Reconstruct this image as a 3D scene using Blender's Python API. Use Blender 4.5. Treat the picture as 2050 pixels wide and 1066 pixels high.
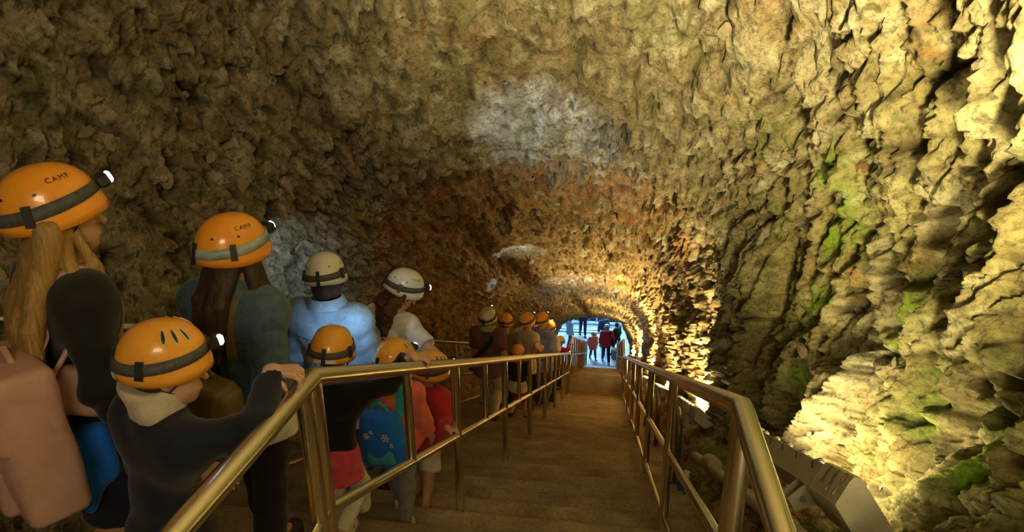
import bpy, math, random
import numpy as np
from mathutils import Vector, Matrix
random.seed(7)
for o in list(bpy.data.objects): bpy.data.objects.remove(o)
SC = bpy.context.scene
COL = SC.collection
PI = math.pi

# ------------------------------------------------------------------ camera
# world: +X right of the stair, +Y down the tunnel (horizontal), +Z up, camera at the origin
FPX = 1367.0
CX, CY = 1025.0, 533.0
def _v(px, py): return np.array([px - CX, -(py - CY), -FPX])
_up = -_v(1058, 4400); _up /= np.linalg.norm(_up)
if _up[1] < 0: _up = -_up
_s = _v(1217, 701); _s /= np.linalg.norm(_s)
_rt = np.cross(_s, _up); _rt /= np.linalg.norm(_rt)
_fw = np.cross(_up, _rt)
RM = np.array([_rt, _fw, _up])                      # camera -> world
cam_d = bpy.data.cameras.new('camera')
cam = bpy.data.objects.new('camera', cam_d); COL.objects.link(cam)
cam_d.sensor_width = 36.0; cam_d.lens = FPX / 2050 * 36.0
cam_d.clip_start = 0.05; cam_d.clip_end = 200
cam.matrix_world = Matrix(RM.tolist()).to_4x4()
SC.camera = cam
SC.view_settings.view_transform = 'Standard'; SC.view_settings.look = 'None'
SC.view_settings.exposure = 0.25; SC.view_settings.gamma = 1.0
SC.view_settings.use_curve_mapping = False
world = bpy.data.worlds.new('world'); SC.world = world; world.use_nodes = True
world.node_tree.nodes['Background'].inputs[0].default_value = (0.9, 0.75, 0.45, 1)
world.node_tree.nodes['Background'].inputs[1].default_value = 0.05

WARM = (1.0, 0.82, 0.37)
COOL = (0.46, 0.69, 1.0)
def area(name, loc, target, sx, sy, power, color, spread=PI):
    d = bpy.data.lights.new(name, 'AREA'); d.shape = 'RECTANGLE'; d.size = sx; d.size_y = sy
    d.energy = power; d.color = color; d.spread = spread
    o = bpy.data.objects.new(name, d); COL.objects.link(o); o.location = loc
    q = (Vector(target) - Vector(loc)).to_track_quat('-Z', 'Y'); o.rotation_euler = q.to_euler()
    return o
def spot(name, loc, target, power, color, angle, blend=0.6, r=0.02):
    d = bpy.data.lights.new(name, 'SPOT'); d.energy = power; d.color = color
    d.spot_size = math.radians(angle); d.spot_blend = blend; d.shadow_soft_size = r
    o = bpy.data.objects.new(name, d); COL.objects.link(o); o.location = loc
    o.rotation_euler = (Vector(target) - Vector(loc)).to_track_quat('-Z', 'Y').to_euler()
    return o
# added unseen fill lights behind the camera, then the blue lamps of the cavern
area('fill_right_wall', (0.55, -0.5, -0.9), (1.25, 3.4, 1.1), 0.3, 0.9, 200, WARM, math.radians(85))
area('fill_left_ceiling', (0.3, -2.2, 1.3), (-1.0, 5.0, 1.4), 1.4, 1.0, 32, (1.0, 0.79, 0.45), math.radians(110))
area('lamp_cavern', (-1.0, 31.0, -10.2), (-0.8, 29.0, -13.8), 4.0, 3.0, 680, (0.30, 0.62, 1.0))
area('lamp_cavern_side', (2.2, 30.0, -11.2), (-0.8, 28.0, -13.0), 1.5, 1.5, 60, (0.62, 0.80, 1.0))

# ------------------------------------------------------------------ geometry of the stair
TAN = 0.49357
LAND = -2.036
TREAD, RISE = 0.352, 0.352 * TAN
Y0, Y1, Y2, Y3 = 1.73, 14.05, 15.30, 26.21
LAND2 = LAND - 36 * RISE
FLOOR2 = LAND2 - 32 * RISE
def floor_at(y):                                    # top of the tread at y
    if y < Y0: return LAND
    if y < Y1: return LAND - RISE * (int((y - Y0) / TREAD) + 1)
    if y < Y2: return LAND2
    if y < Y3: return LAND2 - RISE * (int((y - Y2) / TREAD) + 1)
    return FLOOR2
def nose(y):                                        # line over the nosings
    if y < Y0: return LAND
    if y < 14.40: return LAND - TAN * (y - Y0)
    if y < Y2: return LAND2
    if y < Y3 + .352: return LAND2 - TAN * (y - Y2)
    return FLOOR2
def ray(px, py): return RM @ _v(px, py)
def at_y(px, py, y):
    d = ray(px, py); return Vector((d * (y / d[1])).tolist())
def at_x(px, py, x):
    d = ray(px, py); return Vector((d * (x / d[0])).tolist())

# ------------------------------------------------------------------ object helpers
def link(name, me, mats, parent=None, loc=None, smooth=True):
    o = bpy.data.objects.new(name, me); COL.objects.link(o)
    for m in (mats if isinstance(mats, (list, tuple)) else [mats]): me.materials.append(m)
    if smooth and len(me.polygons): me.polygons.foreach_set('use_smooth', np.ones(len(me.polygons), dtype=bool))
    if parent is not None: o.parent = parent
    if loc is not None: o.location = loc
    return o
def mesh_py(name, verts, faces, origin=(0, 0, 0)):
    me = bpy.data.meshes.new(name); ox, oy, oz = origin
    me.from_pydata([(v[0] - ox, v[1] - oy, v[2] - oz) for v in verts], [], faces); me.update(); return me
def mesh_np(name, V, Q, origin=None):
    me = bpy.data.meshes.new(name)
    V = np.asarray(V, dtype=np.float32)
    if origin is not None: V = V - np.asarray(origin, dtype=np.float32)
    n = Q.shape[1]
    me.vertices.add(len(V)); me.vertices.foreach_set('co', V.ravel())
    me.loops.add(Q.size); me.loops.foreach_set('vertex_index', Q.astype(np.int32).ravel())
    me.polygons.add(len(Q)); me.polygons.foreach_set('loop_start', np.arange(0, Q.size, n, dtype=np.int32))
    me.polygons.foreach_set('loop_total', np.full(len(Q), n, dtype=np.int32))
    me.update(calc_edges=True); me.validate(); return me
def empty(name, loc, label=None, cat=None, group=None):
    o = bpy.data.objects.new(name, None); COL.objects.link(o); o.location = loc; o.empty_display_size = .1
    if label: o['label'] = label
    if cat: o['category'] = cat
    if group: o['group'] = group
    return o
def tag(o, label, cat, group=None):
    o['label'] = label; o['category'] = cat
    if group: o['group'] = group
    return o
def struct(o): o['kind'] = 'structure'; return o

class MB:                                           # small mesh builder
    def __init__(s): s.v = []; s.f = []
    def box(s, c, sx, sy, sz, R=None, bev=0.0):
        c = Vector(c); b = min(bev, .45 * min(sx, sy, sz)); n = len(s.v)
        R = R or Matrix.Identity(3)
        if b <= 0:
            for z in (-1, 1):
                for (x, y) in ((-1, -1), (1, -1), (1, 1), (-1, 1)):
                    s.v.append(c + R @ Vector((x * sx / 2, y * sy / 2, z * sz / 2)))
            s.f += [tuple(n + i for i in q) for q in ((3, 2, 1, 0), (4, 5, 6, 7), (0, 1, 5, 4), (1, 2, 6, 5), (2, 3, 7, 6), (3, 0, 4, 7))]
        else:
            rings = [(-sz / 2, b), (-sz / 2 + b, 0), (sz / 2 - b, 0), (sz / 2, b)]
            for z, i in rings:
                hx, hy = sx / 2 - i, sy / 2 - i; bb = b * .6
                for (x, y) in ((-hx + bb, -hy), (hx - bb, -hy), (hx, -hy + bb), (hx, hy - bb), (hx - bb, hy), (-hx + bb, hy), (-hx, hy - bb), (-hx, -hy + bb)):
                    s.v.append(c + R @ Vector((x, y, z)))
            for k in range(3):
                for i in range(8):
                    j = (i + 1) % 8
                    s.f.append((n + k * 8 + i, n + k * 8 + j, n + k * 8 + 8 + j, n + k * 8 + 8 + i))
            s.f.append(tuple(n + 7 - i for i in range(8))); s.f.append(tuple(n + 24 + i for i in range(8)))
        return s
    def tube(s, pts, r, n=14, cap=True, flat=1.0, ref=None):
        pts = [Vector(p) for p in pts]; rs = r if isinstance(r, (list, tuple)) else [r] * len(pts)
        b0 = len(s.v); prev = None
        for i, p in enumerate(pts):
            t0 = (p - pts[i - 1]).normalized() if i else None
            t1 = (pts[i + 1] - p).normalized() if i < len(pts) - 1 else None
            t = t1 if t0 is None else (t0 if t1 is None else (t0 + t1).normalized())
            if prev is None:
                a = Vector(ref) if ref is not None else (Vector((0, 0, 1)) if abs(t.z) < .9 else Vector((1, 0, 0)))
            else: a = prev
            u = (a - t * a.dot(t)).normalized(); w = t.cross(u); prev = u
            m = 1.0; bis = None
            if t0 is not None and t1 is not None:
                c = max(.35, math.sqrt(max(0.0, (1 + t0.dot(t1)) / 2))); m = 1 / c
                bis = (t1 - t0); bis = bis.normalized() if bis.length > 1e-5 else None
            for k in range(n):
                ang = 2 * PI * k / n; d = u * math.cos(ang) * rs[i] * flat + w * math.sin(ang) * rs[i]
                if bis is not None: d = d + bis * d.dot(bis) * (m - 1)
                s.v.append(p + d)
        for i in range(len(pts) - 1):
            for k in range(n):
                j = (k + 1) % n
                s.f.append((b0 + i * n + k, b0 + i * n + j, b0 + i * n + n + j, b0 + i * n + n + k))
        if cap:
            s.f.append(tuple(b0 + n - 1 - k for k in range(n)))
            e = b0 + (len(pts) - 1) * n; s.f.append(tuple(e + k for k in range(n)))
        return s
    def prism(s, poly, a, b, X, Z):                 # 2D outline (x along X, z along Z) swept from a to b
        a, b, X, Z = Vector(a), Vector(b), Vector(X), Vector(Z); n = len(poly); b0 = len(s.v)
        for p in (a, b):
            for (x, z) in poly: s.v.append(p + X * x + Z * z)
        for i in range(n):
            j = (i + 1) % n; s.f.append((b0 + i, b0 + j, b0 + n + j, b0 + n + i))
        s.f.append(tuple(b0 + n - 1 - i for i in range(n))); s.f.append(tuple(b0 + n + i for i in range(n)))
        return s
    def build(s, name, mat, parent=None, origin=(0, 0, 0), smooth=True, loc=None):
        me = mesh_py(name, s.v, s.f, origin)
        o = link(name, me, mat, parent, loc, smooth)
        if smooth:
            try: me.set_sharp_from_angle(angle=math.radians(38))
            except Exception: pass
        return o

# ------------------------------------------------------------------ materials
def nodes(name):
    m = bpy.data.materials.new(name); m.use_nodes = True; nt = m.node_tree
    return m, nt, nt.nodes['Principled BSDF']
def N(nt, typ, **kw):
    n = nt.nodes.new(typ)
    for k, v in kw.items():
        if k.startswith('i_'): n.inputs[k[2:].replace('_', ' ')].default_value = v
        else: setattr(n, k, v)
    return n
def ramp(nt, stops, fac=None):
    r = nt.nodes.new('ShaderNodeValToRGB'); e = r.color_ramp.elements
    while len(e) < len(stops): e.new(.5)
    for k, (p, c) in enumerate(stops):
        e[k].position = p; e[k].color = (*c, 1) if len(c) == 3 else c
    if fac is not None: nt.links.new(fac, r.inputs[0])
    return r
def mix(nt, a, b, fac, mode='MIX'):
    n = nt.nodes.new('ShaderNodeMix'); n.data_type = 'RGBA'; n.blend_type = mode; L = nt.links
    for sock, v in ((n.inputs[0], fac), (n.inputs[6], a), (n.inputs[7], b)):
        if isinstance(v, (int, float)): sock.default_value = v
        elif isinstance(v, tuple): sock.default_value = (*v, 1)
        else: L.new(v, sock)
    return n.outputs[2]
def mat(name, col, rough=.6, metal=0.0, var=.25, scale=30, bump=.15, bscale=120, bdist=.002, spec=.5, stretch=(1, 1, 1), emit=None, coat=0, sheen=0):
    m, nt, b = nodes(name); L = nt.links
    tc = N(nt, 'ShaderNodeTexCoord'); mp = N(nt, 'ShaderNodeMapping'); mp.inputs['Scale'].default_value = stretch
    L.new(tc.outputs['Object'], mp.inputs[0])
    n1 = N(nt, 'ShaderNodeTexNoise', i_Scale=scale, i_Detail=6.0, i_Roughness=.6); L.new(mp.outputs[0], n1.inputs['Vector'])
    lo = tuple(c * (1 - var) for c in col); hi = tuple(min(1, c * (1 + var)) for c in col)
    r = ramp(nt, [(.3, lo), (.7, hi)], n1.outputs['Fac']); L.new(r.outputs[0], b.inputs['Base Color'])
    b.inputs['Roughness'].default_value = rough; b.inputs['Metallic'].default_value = metal
    b.inputs['Specular IOR Level'].default_value = spec
    if coat: b.inputs['Coat Weight'].default_value = coat
    if sheen: b.inputs['Sheen Weight'].default_value = sheen
    if bump:
        n2 = N(nt, 'ShaderNodeTexNoise', i_Scale=bscale, i_Detail=4.0); L.new(mp.outputs[0], n2.inputs['Vector'])
        bp = N(nt, 'ShaderNodeBump', i_Strength=bump, i_Distance=bdist); L.new(n2.outputs['Fac'], bp.inputs['Height'])
        L.new(bp.outputs[0], b.inputs['Normal'])
    if emit:
        b.inputs['Emission Color'].default_value = (*emit[0], 1); b.inputs['Emission Strength'].default_value = emit[1]
    return m

def rock_mat():
    m, nt, b = nodes('rock'); L = nt.links
    tc = N(nt, 'ShaderNodeTexCoord'); P = tc.outputs['Object']
    def noise(s, d=8.0, r=.6, vec=P, dist=0.0):
        n = N(nt, 'ShaderNodeTexNoise', i_Scale=s, i_Detail=d, i_Roughness=r, i_Distortion=dist); L.new(vec, n.inputs['Vector']); return n.outputs['Fac']
    def attr(a): n = N(nt, 'ShaderNodeAttribute', attribute_name=a); return n.outputs['Fac']
    base = ramp(nt, [(.28, (.15, .115, .065)), (.45, (.34, .27, .16)), (.60, (.50, .425, .275)), (.78, (.66, .58, .41))], noise(2.6, 10, .68, dist=.4))
    chipc = ramp(nt, [(.0, (.22, .165, .09)), (.35, (.42, .345, .21)), (.7, (.60, .52, .36)), (1.0, (.76, .69, .52))], attr('chip'))
    c = mix(nt, base.outputs[0], chipc.outputs[0], .55)
    gm = ramp(nt, [(.50, (0, 0, 0)), (.66, (1, 1, 1))], noise(1.7, 9, .66, dist=.8))
    c = mix(nt, c, (.25, .265, .105), mix_val(nt, gm.outputs[0], .72))
    gm2 = ramp(nt, [(.54, (0, 0, 0)), (.62, (1, 1, 1))], noise(5.5, 8, .7, dist=.6))
    c = mix(nt, c, (.12, .15, .06), mix_val(nt, gm2.outputs[0], .6))
    rm = ramp(nt, [(.44, (0, 0, 0)), (.64, (1, 1, 1))], noise(2.7, 9, .70, dist=.9))
    rf = N(nt, 'ShaderNodeMath', operation='MULTIPLY'); L.new(rm.outputs[0], rf.inputs[0]); L.new(attr('rust'), rf.inputs[1])
    c = mix(nt, c, (.40, .175, .055), rf.outputs[0])
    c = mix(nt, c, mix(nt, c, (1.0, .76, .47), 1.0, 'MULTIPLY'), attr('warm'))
    c = mix(nt, c, mix(nt, c, (.96, 1.02, .66), 1.0, 'MULTIPLY'), attr('algae'))
    c = mix(nt, c, (.74, .69, .52), attr('pale'))
    cav_shade = ramp(nt, [(.36, (1, 1, 1)), (.47, (0, 0, 0))], noise(13, 10, .72, dist=.7)); c = mix(nt, c, (.085, .062, .032), mix_val(nt, cav_shade.outputs[0], .78))  # dark patches painted into the colour, imitating shaded cavities
    c = mix(nt, c, (.075, .055, .03), mix_val(nt, attr('cav'), .7))  # shade of the real pits painted into the rock colour
    mm = ramp(nt, [(.38, (0, 0, 0)), (.52, (1, 1, 1))], noise(9, 9, .74, dist=1.0))
    mf = N(nt, 'ShaderNodeMath', operation='MULTIPLY'); L.new(mm.outputs[0], mf.inputs[0]); L.new(attr('moss'), mf.inputs[1])
    c = mix(nt, c, (.25, .42, .02), mf.outputs[0])
    sp = ramp(nt, [(.32, (.34, .33, .31)), (.50, (1, 1, 1)), (.75, (1.22, 1.22, 1.2))], noise(34, 8, .72))
    c = mix(nt, c, sp.outputs[0], 1.0, 'MULTIPLY')
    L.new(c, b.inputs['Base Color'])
    b.inputs['Roughness'].default_value = .8; b.inputs['Specular IOR Level'].default_value = .3
    h = N(nt, 'ShaderNodeMath', operation='ADD'); L.new(noise(16, 10, .72, dist=.5), h.inputs[0])
    n2 = N(nt, 'ShaderNodeMath', operation='MULTIPLY'); L.new(noise(70, 8, .7), n2.inputs[0]); n2.inputs[1].default_value = .35
    L.new(n2.outputs[0], h.inputs[1])
    bp = N(nt, 'ShaderNodeBump', i_Strength=1.0, i_Distance=.035); L.new(h.outputs[0], bp.inputs['Height'])
    L.new(bp.outputs[0], b.inputs['Normal'])
    return m
def mix_val(nt, sock, k):
    n = N(nt, 'ShaderNodeMath', operation='MULTIPLY'); nt.links.new(sock, n.inputs[0]); n.inputs[1].default_value = k; return n.outputs[0]
def concrete_mat():
    m, nt, b = nodes('worn_concrete'); L = nt.links
    tc = N(nt, 'ShaderNodeTexCoord'); geo = N(nt, 'ShaderNodeNewGeometry'); P = geo.outputs['Position']
    def noise(s, d=8.0, r=.6, dist=0.0):
        n = N(nt, 'ShaderNodeTexNoise', i_Scale=s, i_Detail=d, i_Roughness=r, i_Distortion=dist); L.new(P, n.inputs['Vector']); return n.outputs['Fac']
    c = ramp(nt, [(.3, (.16, .11, .06)), (.5, (.29, .21, .12)), (.7, (.42, .32, .20))], noise(2.2, 10, .65, .5)).outputs[0]
    sp = ramp(nt, [(.3, (.5, .5, .5)), (.5, (1, 1, 1)), (.75, (1.2, 1.2, 1.2))], noise(45, 8, .7)).outputs[0]
    c = mix(nt, c, sp, 1.0, 'MULTIPLY'); L.new(c, b.inputs['Base Color'])
    rr = ramp(nt, [(.4, (.38, .38, .38)), (.65, (.75, .75, .75))], noise(1.6, 6)); L.new(rr.outputs[0], b.inputs['Roughness'])
    bp = N(nt, 'ShaderNodeBump', i_Strength=.5, i_Distance=.006); L.new(noise(60, 8, .7), bp.inputs['Height']); L.new(bp.outputs[0], b.inputs['Normal'])
    return m
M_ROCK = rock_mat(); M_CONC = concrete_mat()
M_STEEL = mat('brushed_steel', (.76, .69, .55), .21, 1.0, .06, 14, .12, 260, .0006, stretch=(6, 1, 6))
M_SKIN = mat('skin', (.60, .36, .25), .5, 0, .08, 20, .05, 300)
M_SKIN2 = mat('tanned_skin', (.50, .28, .17), .5, 0, .08, 20, .05, 300)
M_ORANGE = mat('orange_plastic', (.93, .36, .03), .28, 0, .05, 6, .02, 40, coat=.4)
M_ORANGE2 = mat('amber_plastic', (.93, .42, .05), .3, 0, .05, 6, .02, 40, coat=.3)
M_WHITE = mat('white_plastic', (.78, .77, .72), .3, 0, .05, 6, .02, 40, coat=.3)
M_CREAM = mat('cream_plastic', (.74, .66, .42), .34, 0, .06, 6, .02, 40, coat=.2)
M_STRAP = mat('grey_strap', (.085, .085, .09), .75, 0, .3, 60, .3, 300)
M_SILVER = mat('silver_strap', (.33, .40, .42), .45, 0, .35, 22, .3, 300)
M_BLACK = mat('black_plastic', (.02, .02, .022), .4, 0, .2, 40, .1, 200)
M_LENS = mat('lamp_lens', (.8, .9, 1), .2, 0, 0, 5, 0, emit=((.72, .86, 1.0), 9))
M_LETTER = mat('black_letter', (.02, .018, .015), .5, 0, .1, 40, 0)
M_EYEW = mat('eye_white', (.8, .78, .74), .2, 0, 0, 5, 0)
M_EYE = mat('eye_dark', (.06, .035, .02), .15, 0, 0, 5, 0)
M_LIP = mat('lip', (.46, .2, .16), .5, 0, .05, 40, 0)
def cloth(name, col, **k): return mat(name, col, k.get('rough', .85), 0, k.get('var', .18), k.get('scale', 22), .5, k.get('bscale', 240), .0016, .25, sheen=.15)
M_NAVY = cloth('navy_cloth', (.012, .014, .030)); M_BLK = cloth('black_cloth', (.012, .011, .012))
M_DENIM = cloth('dark_denim', (.065, .11, .16), var=.3); M_DENIM2 = cloth('light_denim', (.24, .36, .46), var=.2)
M_JEAN = cloth('grey_jeans', (.22, .22, .23), var=.3); M_WCLOTH = cloth('white_cotton', (.70, .68, .66)); M_LEG = cloth('cream_leggings', (.72, .66, .55))
M_PINK = cloth('pink_cloth', (.70, .08, .14)); M_CORAL = cloth('coral_cloth', (.85, .19, .12)); M_RED = cloth('red_cloth', (.50, .025, .035))
M_PURP = cloth('purple_cloth', (.16, .065, .085)); M_OLIVE = cloth('olive_cloth', (.17, .14, .075)); M_KHAKI = cloth('khaki_cloth', (.56, .50, .40))
M_LAV = cloth('lavender_cloth', (.22, .25, .60)); M_YEL = cloth('yellow_cloth', (.80, .62, .04)); M_CREAMC = cloth('cream_fabric', (.60, .53, .42))
M_LBLUE = cloth('pale_blue_cloth', (.42, .56, .72)); M_DBLUE = cloth('blue_cloth', (.05, .09, .2)); M_MAG = cloth('magenta_cloth', (.85, .16, .30)); M_GREYC = cloth('grey_cloth', (.20, .22, .26))
M_BROWNBAG = mat('brown_leather', (.17, .115, .065), .55, 0, .2, 12, .3, 180, .001)
M_PINKBAG = mat('pink_leather', (.50, .30, .26), .5, 0, .12, 10, .25, 200, .001)
M_BLUEBAG = cloth('bright_blue_cloth', (.012, .16, .78)); M_TEAL = cloth('teal_cloth', (.04, .40, .42))
M_SHOEW = mat('cream_canvas', (.70, .62, .46), .8, 0, .12, 30, .3, 250); M_SHOER = mat('red_canvas', (.60, .03, .05), .8, 0, .12, 30, .3, 250); M_SHOED = mat('dark_leather', (.03, .022, .018), .5, 0, .2, 30, .2, 200)
M_RUB = mat('white_rubber', (.70, .68, .62), .6, 0, .1, 30, .1, 200)
def hair_mat(name, c, c2):
    m, nt, b = nodes(name); L = nt.links; tc = N(nt, 'ShaderNodeTexCoord'); mp = N(nt, 'ShaderNodeMapping'); mp.inputs['Scale'].default_value = (1, 1, .07)
    L.new(tc.outputs['Object'], mp.inputs[0]); n1 = N(nt, 'ShaderNodeTexNoise', i_Scale=110.0, i_Detail=5.0, i_Roughness=.7, i_Distortion=.6); L.new(mp.outputs[0], n1.inputs['Vector'])
    r = ramp(nt, [(.3, c), (.7, c2)], n1.outputs['Fac']); L.new(r.outputs[0], b.inputs['Base Color']); b.inputs['Roughness'].default_value = .42
    bp = N(nt, 'ShaderNodeBump', i_Strength=.8, i_Distance=.006); L.new(n1.outputs['Fac'], bp.inputs['Height']); L.new(bp.outputs[0], b.inputs['Normal']); return m
H_BLONDE = hair_mat('blonde_hair', (.22, .115, .03), (.52, .32, .10)); H_BROWN = hair_mat('dark_brown_hair', (.018, .009, .005), (.07, .035, .018)); H_BLACK = hair_mat('black_hair', (.008, .006, .005), (.03, .022, .018)); H_RED = hair_mat('chestnut_hair', (.03, .010, .005), (.115, .042, .018))

# ------------------------------------------------------------------ numpy noise
def _h2(ix, iy, s):
    n = (ix.astype(np.int64) * 374761393 + iy.astype(np.int64) * 668265263 + s * 1442695041) & 0xFFFFFFFF
    n = ((n ^ (n >> 13)) * 1274126177) & 0xFFFFFFFF
    n = n ^ (n >> 16)
    return (n & 0xFFFFFF).astype(np.float32) / np.float32(0xFFFFFF)
def vnoise(x, y, s=0):
    ix = np.floor(x); iy = np.floor(y); fx = (x - ix).astype(np.float32); fy = (y - iy).astype(np.float32)
    ix = ix.astype(np.int64); iy = iy.astype(np.int64)
    u = fx * fx * fx * (fx * (fx * 6 - 15) + 10); v = fy * fy * fy * (fy * (fy * 6 - 15) + 10)
    def g(i, j):
        a = _h2(ix + i, iy + j, s) * (2 * np.pi); return np.cos(a) * (fx - i) + np.sin(a) * (fy - j)
    return (g(0, 0) * (1 - u) + g(1, 0) * u) * (1 - v) + (g(0, 1) * (1 - u) + g(1, 1) * u) * v
def fbm(x, y, s=0, o=4, gain=.5):
    r = 0; a = 1.0
    for k in range(o):
        r = r + a * vnoise(x, y, s + k * 17); x = x * 2.03 + 3.1; y = y * 2.03 - 1.7; a *= gain
    return r
def facets(x, y, s=0, tilt=1.0, jit=.9):
    """nearest-cell facets: random height + random tilt; also cell id and distance to the cell border"""
    ix = np.floor(x).astype(np.int64); iy = np.floor(y).astype(np.int64)
    b1 = np.full(x.shape, 9., np.float32); b2 = b1.copy(); hh = np.zeros(x.shape, np.float32); cid = hh.copy()
    for i in (-1, 0, 1):
        for j in (-1, 0, 1):
            cx, cy = ix + i, iy + j
            dx = (x - (cx + .5 + jit * (_h2(cx, cy, s) - .5))).astype(np.float32); dy = (y - (cy + .5 + jit * (_h2(cx, cy, s + 5) - .5))).astype(np.float32)
            d = dx * dx + dy * dy
            h = (_h2(cx, cy, s + 9) - .5) + tilt * ((_h2(cx, cy, s + 11) - .5) * dx + (_h2(cx, cy, s + 12) - .5) * dy)
            near = d < b1
            b2 = np.where(near, b1, np.minimum(b2, d)); hh = np.where(near, h, hh); cid = np.where(near, _h2(cx, cy, s + 21), cid); b1 = np.minimum(b1, d)
    return hh, cid, np.sqrt(b2) - np.sqrt(b1)

# ------------------------------------------------------------------ the rock tunnel: wall_left, ceiling, wall_right
NEAR = np.array([(-2.80, -2.3), (-2.85, -1.2), (-2.90, -.3), (-2.92, .5), (-2.85, 1.2), (-2.60, 1.9), (-2.1, 2.5), (-1.3, 2.95), (-.5, 3.05), (.35, 2.8), (.95, 2.2), (1.3, 1.4), (1.46, .7), (1.45, .1), (1.38, -.4), (1.24, -.74), (1.04, -.86), (.86, -.88), (.76, -1.0), (.69, -1.25), (.66, -2.3)])
RING = np.array([(-2.55, -2.3), (-2.62, -1.2), (-2.66, -.5), (-2.66, .1), (-2.60, .7), (-2.45, 1.22), (-2.12, 1.66), (-1.55, 1.96), (-.85, 2.06), (-.15, 2.0), (.45, 1.78), (.82, 1.36), (1.01, .8), (1.07, .25), (1.06, -.25), (1.02, -.62), (.94, -.82), (.82, -.90), (.74, -1.0), (.68, -1.25), (.66, -2.3)])
def scaled(P, top, left, right):
    Q = P.copy(); m = Q[:, 1] > -.2
    Q[m, 1] = -.2 + (Q[m, 1] + .2) * (top + .2) / (P[:, 1].max() + .2)
    l = Q[:, 0] < 0
    Q[l, 0] *= left / 2.66; Q[~l & (Q[:, 0] > .7), 0] += right - 1.07
    return Q
F25 = scaled(RING, 1.42, 2.15, .86)
STN = [(-4., NEAR), (3.3, NEAR), (6.5, scaled(RING, 1.98, 2.66, 1.07)), (7.1, scaled(RING, 2.2, 2.72, 1.10)), (8.2, scaled(RING, 1.92, 2.64, 1.06)), (10., scaled(RING, 1.78, 2.6, 1.03)), (15, scaled(RING, 1.62, 2.6, 1.0)), (20., scaled(RING, 1.52, 2.5, .94)), (25.6, F25)]
def catmull(P, t):
    n = len(P) - 1; x = np.clip(t, 0, 1) * n; i = np.minimum(x.astype(int), n - 1); f = (x - i)[:, None]
    p = lambda k: P[np.clip(i + k, 0, n)]
    return .5 * ((2 * p(0)) + (-p(-1) + p(1)) * f + (2 * p(-1) - 5 * p(0) + 4 * p(1) - p(2)) * f ** 2 + (-p(-1) + 3 * p(0) - 3 * p(1) + p(2)) * f ** 3)
def build_tunnel():
    NA = 750
    ys = list(np.linspace(-3.5, .6, 36))
    y = .6
    while y < 25.6:
        y += max(.009, .0042 * y); ys.append(min(y, 25.6))
    ys = np.array(ys); NR = len(ys)
    td = np.linspace(0, 1, 4000)
    dens = 1 + 1.3 * np.clip((td - .5) / .12, 0, 1) - .6 * np.clip((.08 - td) / .05, 0, 1)
    cd = np.cumsum(dens); cd = (cd - cd[0]) / (cd[-1] - cd[0])
    t = np.interp(np.linspace(0, 1, NA), cd, td)
    pts = [catmull(P, t) for _, P in STN]; sy = np.array([s for s, _ in STN])
    X = np.zeros((NR, NA), np.float32); Hh = X.copy()
    for r, yy in enumerate(ys):
        k = int(np.clip(np.searchsorted(sy, yy) - 1, 0, len(sy) - 2)); f = np.clip((yy - sy[k]) / (sy[k + 1] - sy[k]), 0, 1)
        f = f * f * (3 - 2 * f) if k == 1 else f
        q = pts[k] * (1 - f) + pts[k + 1] * f; X[r] = q[:, 0]; Hh[r] = q[:, 1]
    Y = np.repeat(ys[:, None], NA, 1).astype(np.float32)
    Z = Hh - TAN * np.maximum(Y, -.3)
    # surface coordinates: u round the arch (m), v down the slope (m)
    mid = pts[1]; arc = np.concatenate([[0], np.cumsum(np.linalg.norm(np.diff(mid, axis=0), axis=1))])
    U = np.repeat(arc[None, :], NR, 0).astype(np.float32); V = Y * np.float32(1.115)
    gy = np.stack([np.gradient(A, axis=0) for A in (X, Y, Z)], -1); gu = np.stack([np.gradient(A, axis=1) for A in (X, Y, Z)], -1)
    nrm = np.cross(gy, gu); nrm /= np.linalg.norm(nrm, axis=-1, keepdims=True) + 1e-9
    c = np.stack([-.8 - X, np.zeros_like(X), -.4 - Hh], -1); sgn = np.sign((nrm * c).sum(-1).mean()); nrm *= sgn      # into the tunnel
    tt = np.repeat(t[None, :], NR, 0).astype(np.float32)
    right = np.clip((tt - .47) / .14, 0, 1); near = np.clip((7.0 - Y) / 1.5, 0, 1)
    R = right * np.clip((8.5 - Y) / 4, .35, 1)
    wx = fbm(U * 1.1, V * 1.1, 3, 3) * .5; wy = fbm(U * 1.1, V * 1.1, 33, 3) * .5
    wf = fbm(U * 6, V * 6, 43, 2) * .06
    D = .16 * fbm(U * .55, V * .55, 1, 3) + .05 * fbm(U * 2.1, V * 2.1, 2, 3)
    # large hanging nodules on the right wall, drawn out along the drop
    f1, c1, e1 = facets(U * 1.0 + wx * 1.2, V * 3.1 + wy * 1.5 - U * .35, 50, 1.0)
    f2, c2, e2 = facets(U * 2.3 + wx * 2, V * 6.2 + wy * 2 - U * .7, 60, 1.0)
    bul = np.sqrt(np.clip(e1, 0, 1)) * .9 + f1 * .9
    D += R * (.15 * (bul - .4) + .055 * f2 + .06 * np.sqrt(np.clip(e2, 0, 1)))
    gash = np.clip(1 - np.abs(fbm(V * 1.35 + wy * .8 - U * .25, U * .55 + wx * .5, 77, 3)) / .055, 0, 1) * np.clip(fbm(U * .7, V * .9, 78, 2) * 3 + .6, 0, 1); D -= R * .26 * gash
    rid = 1 - np.abs(fbm(U * 1.3 + wx, V * 2.6 + wy - U * .8, 71, 4)) * 2
    D += R * .13 * (rid - .5)
    pit = np.clip(fbm(U * 2.4 + wx, V * 3.2 + wy, 81, 3) - .30, 0, 1)
    D -= (R * .5 + .38) * pit
    # chips of the conglomerate everywhere
    f3, c3, e3 = facets(U * 7.2 + wx * 2 + wf, V * 4.8 + wy * 2 + wf, 90, 1.6)
    f4, c4, e4 = facets(U * 16 + wx * 3 + wf * 4, V * 11.5 + wy * 3 + wf * 2, 100, 1.7)
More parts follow.
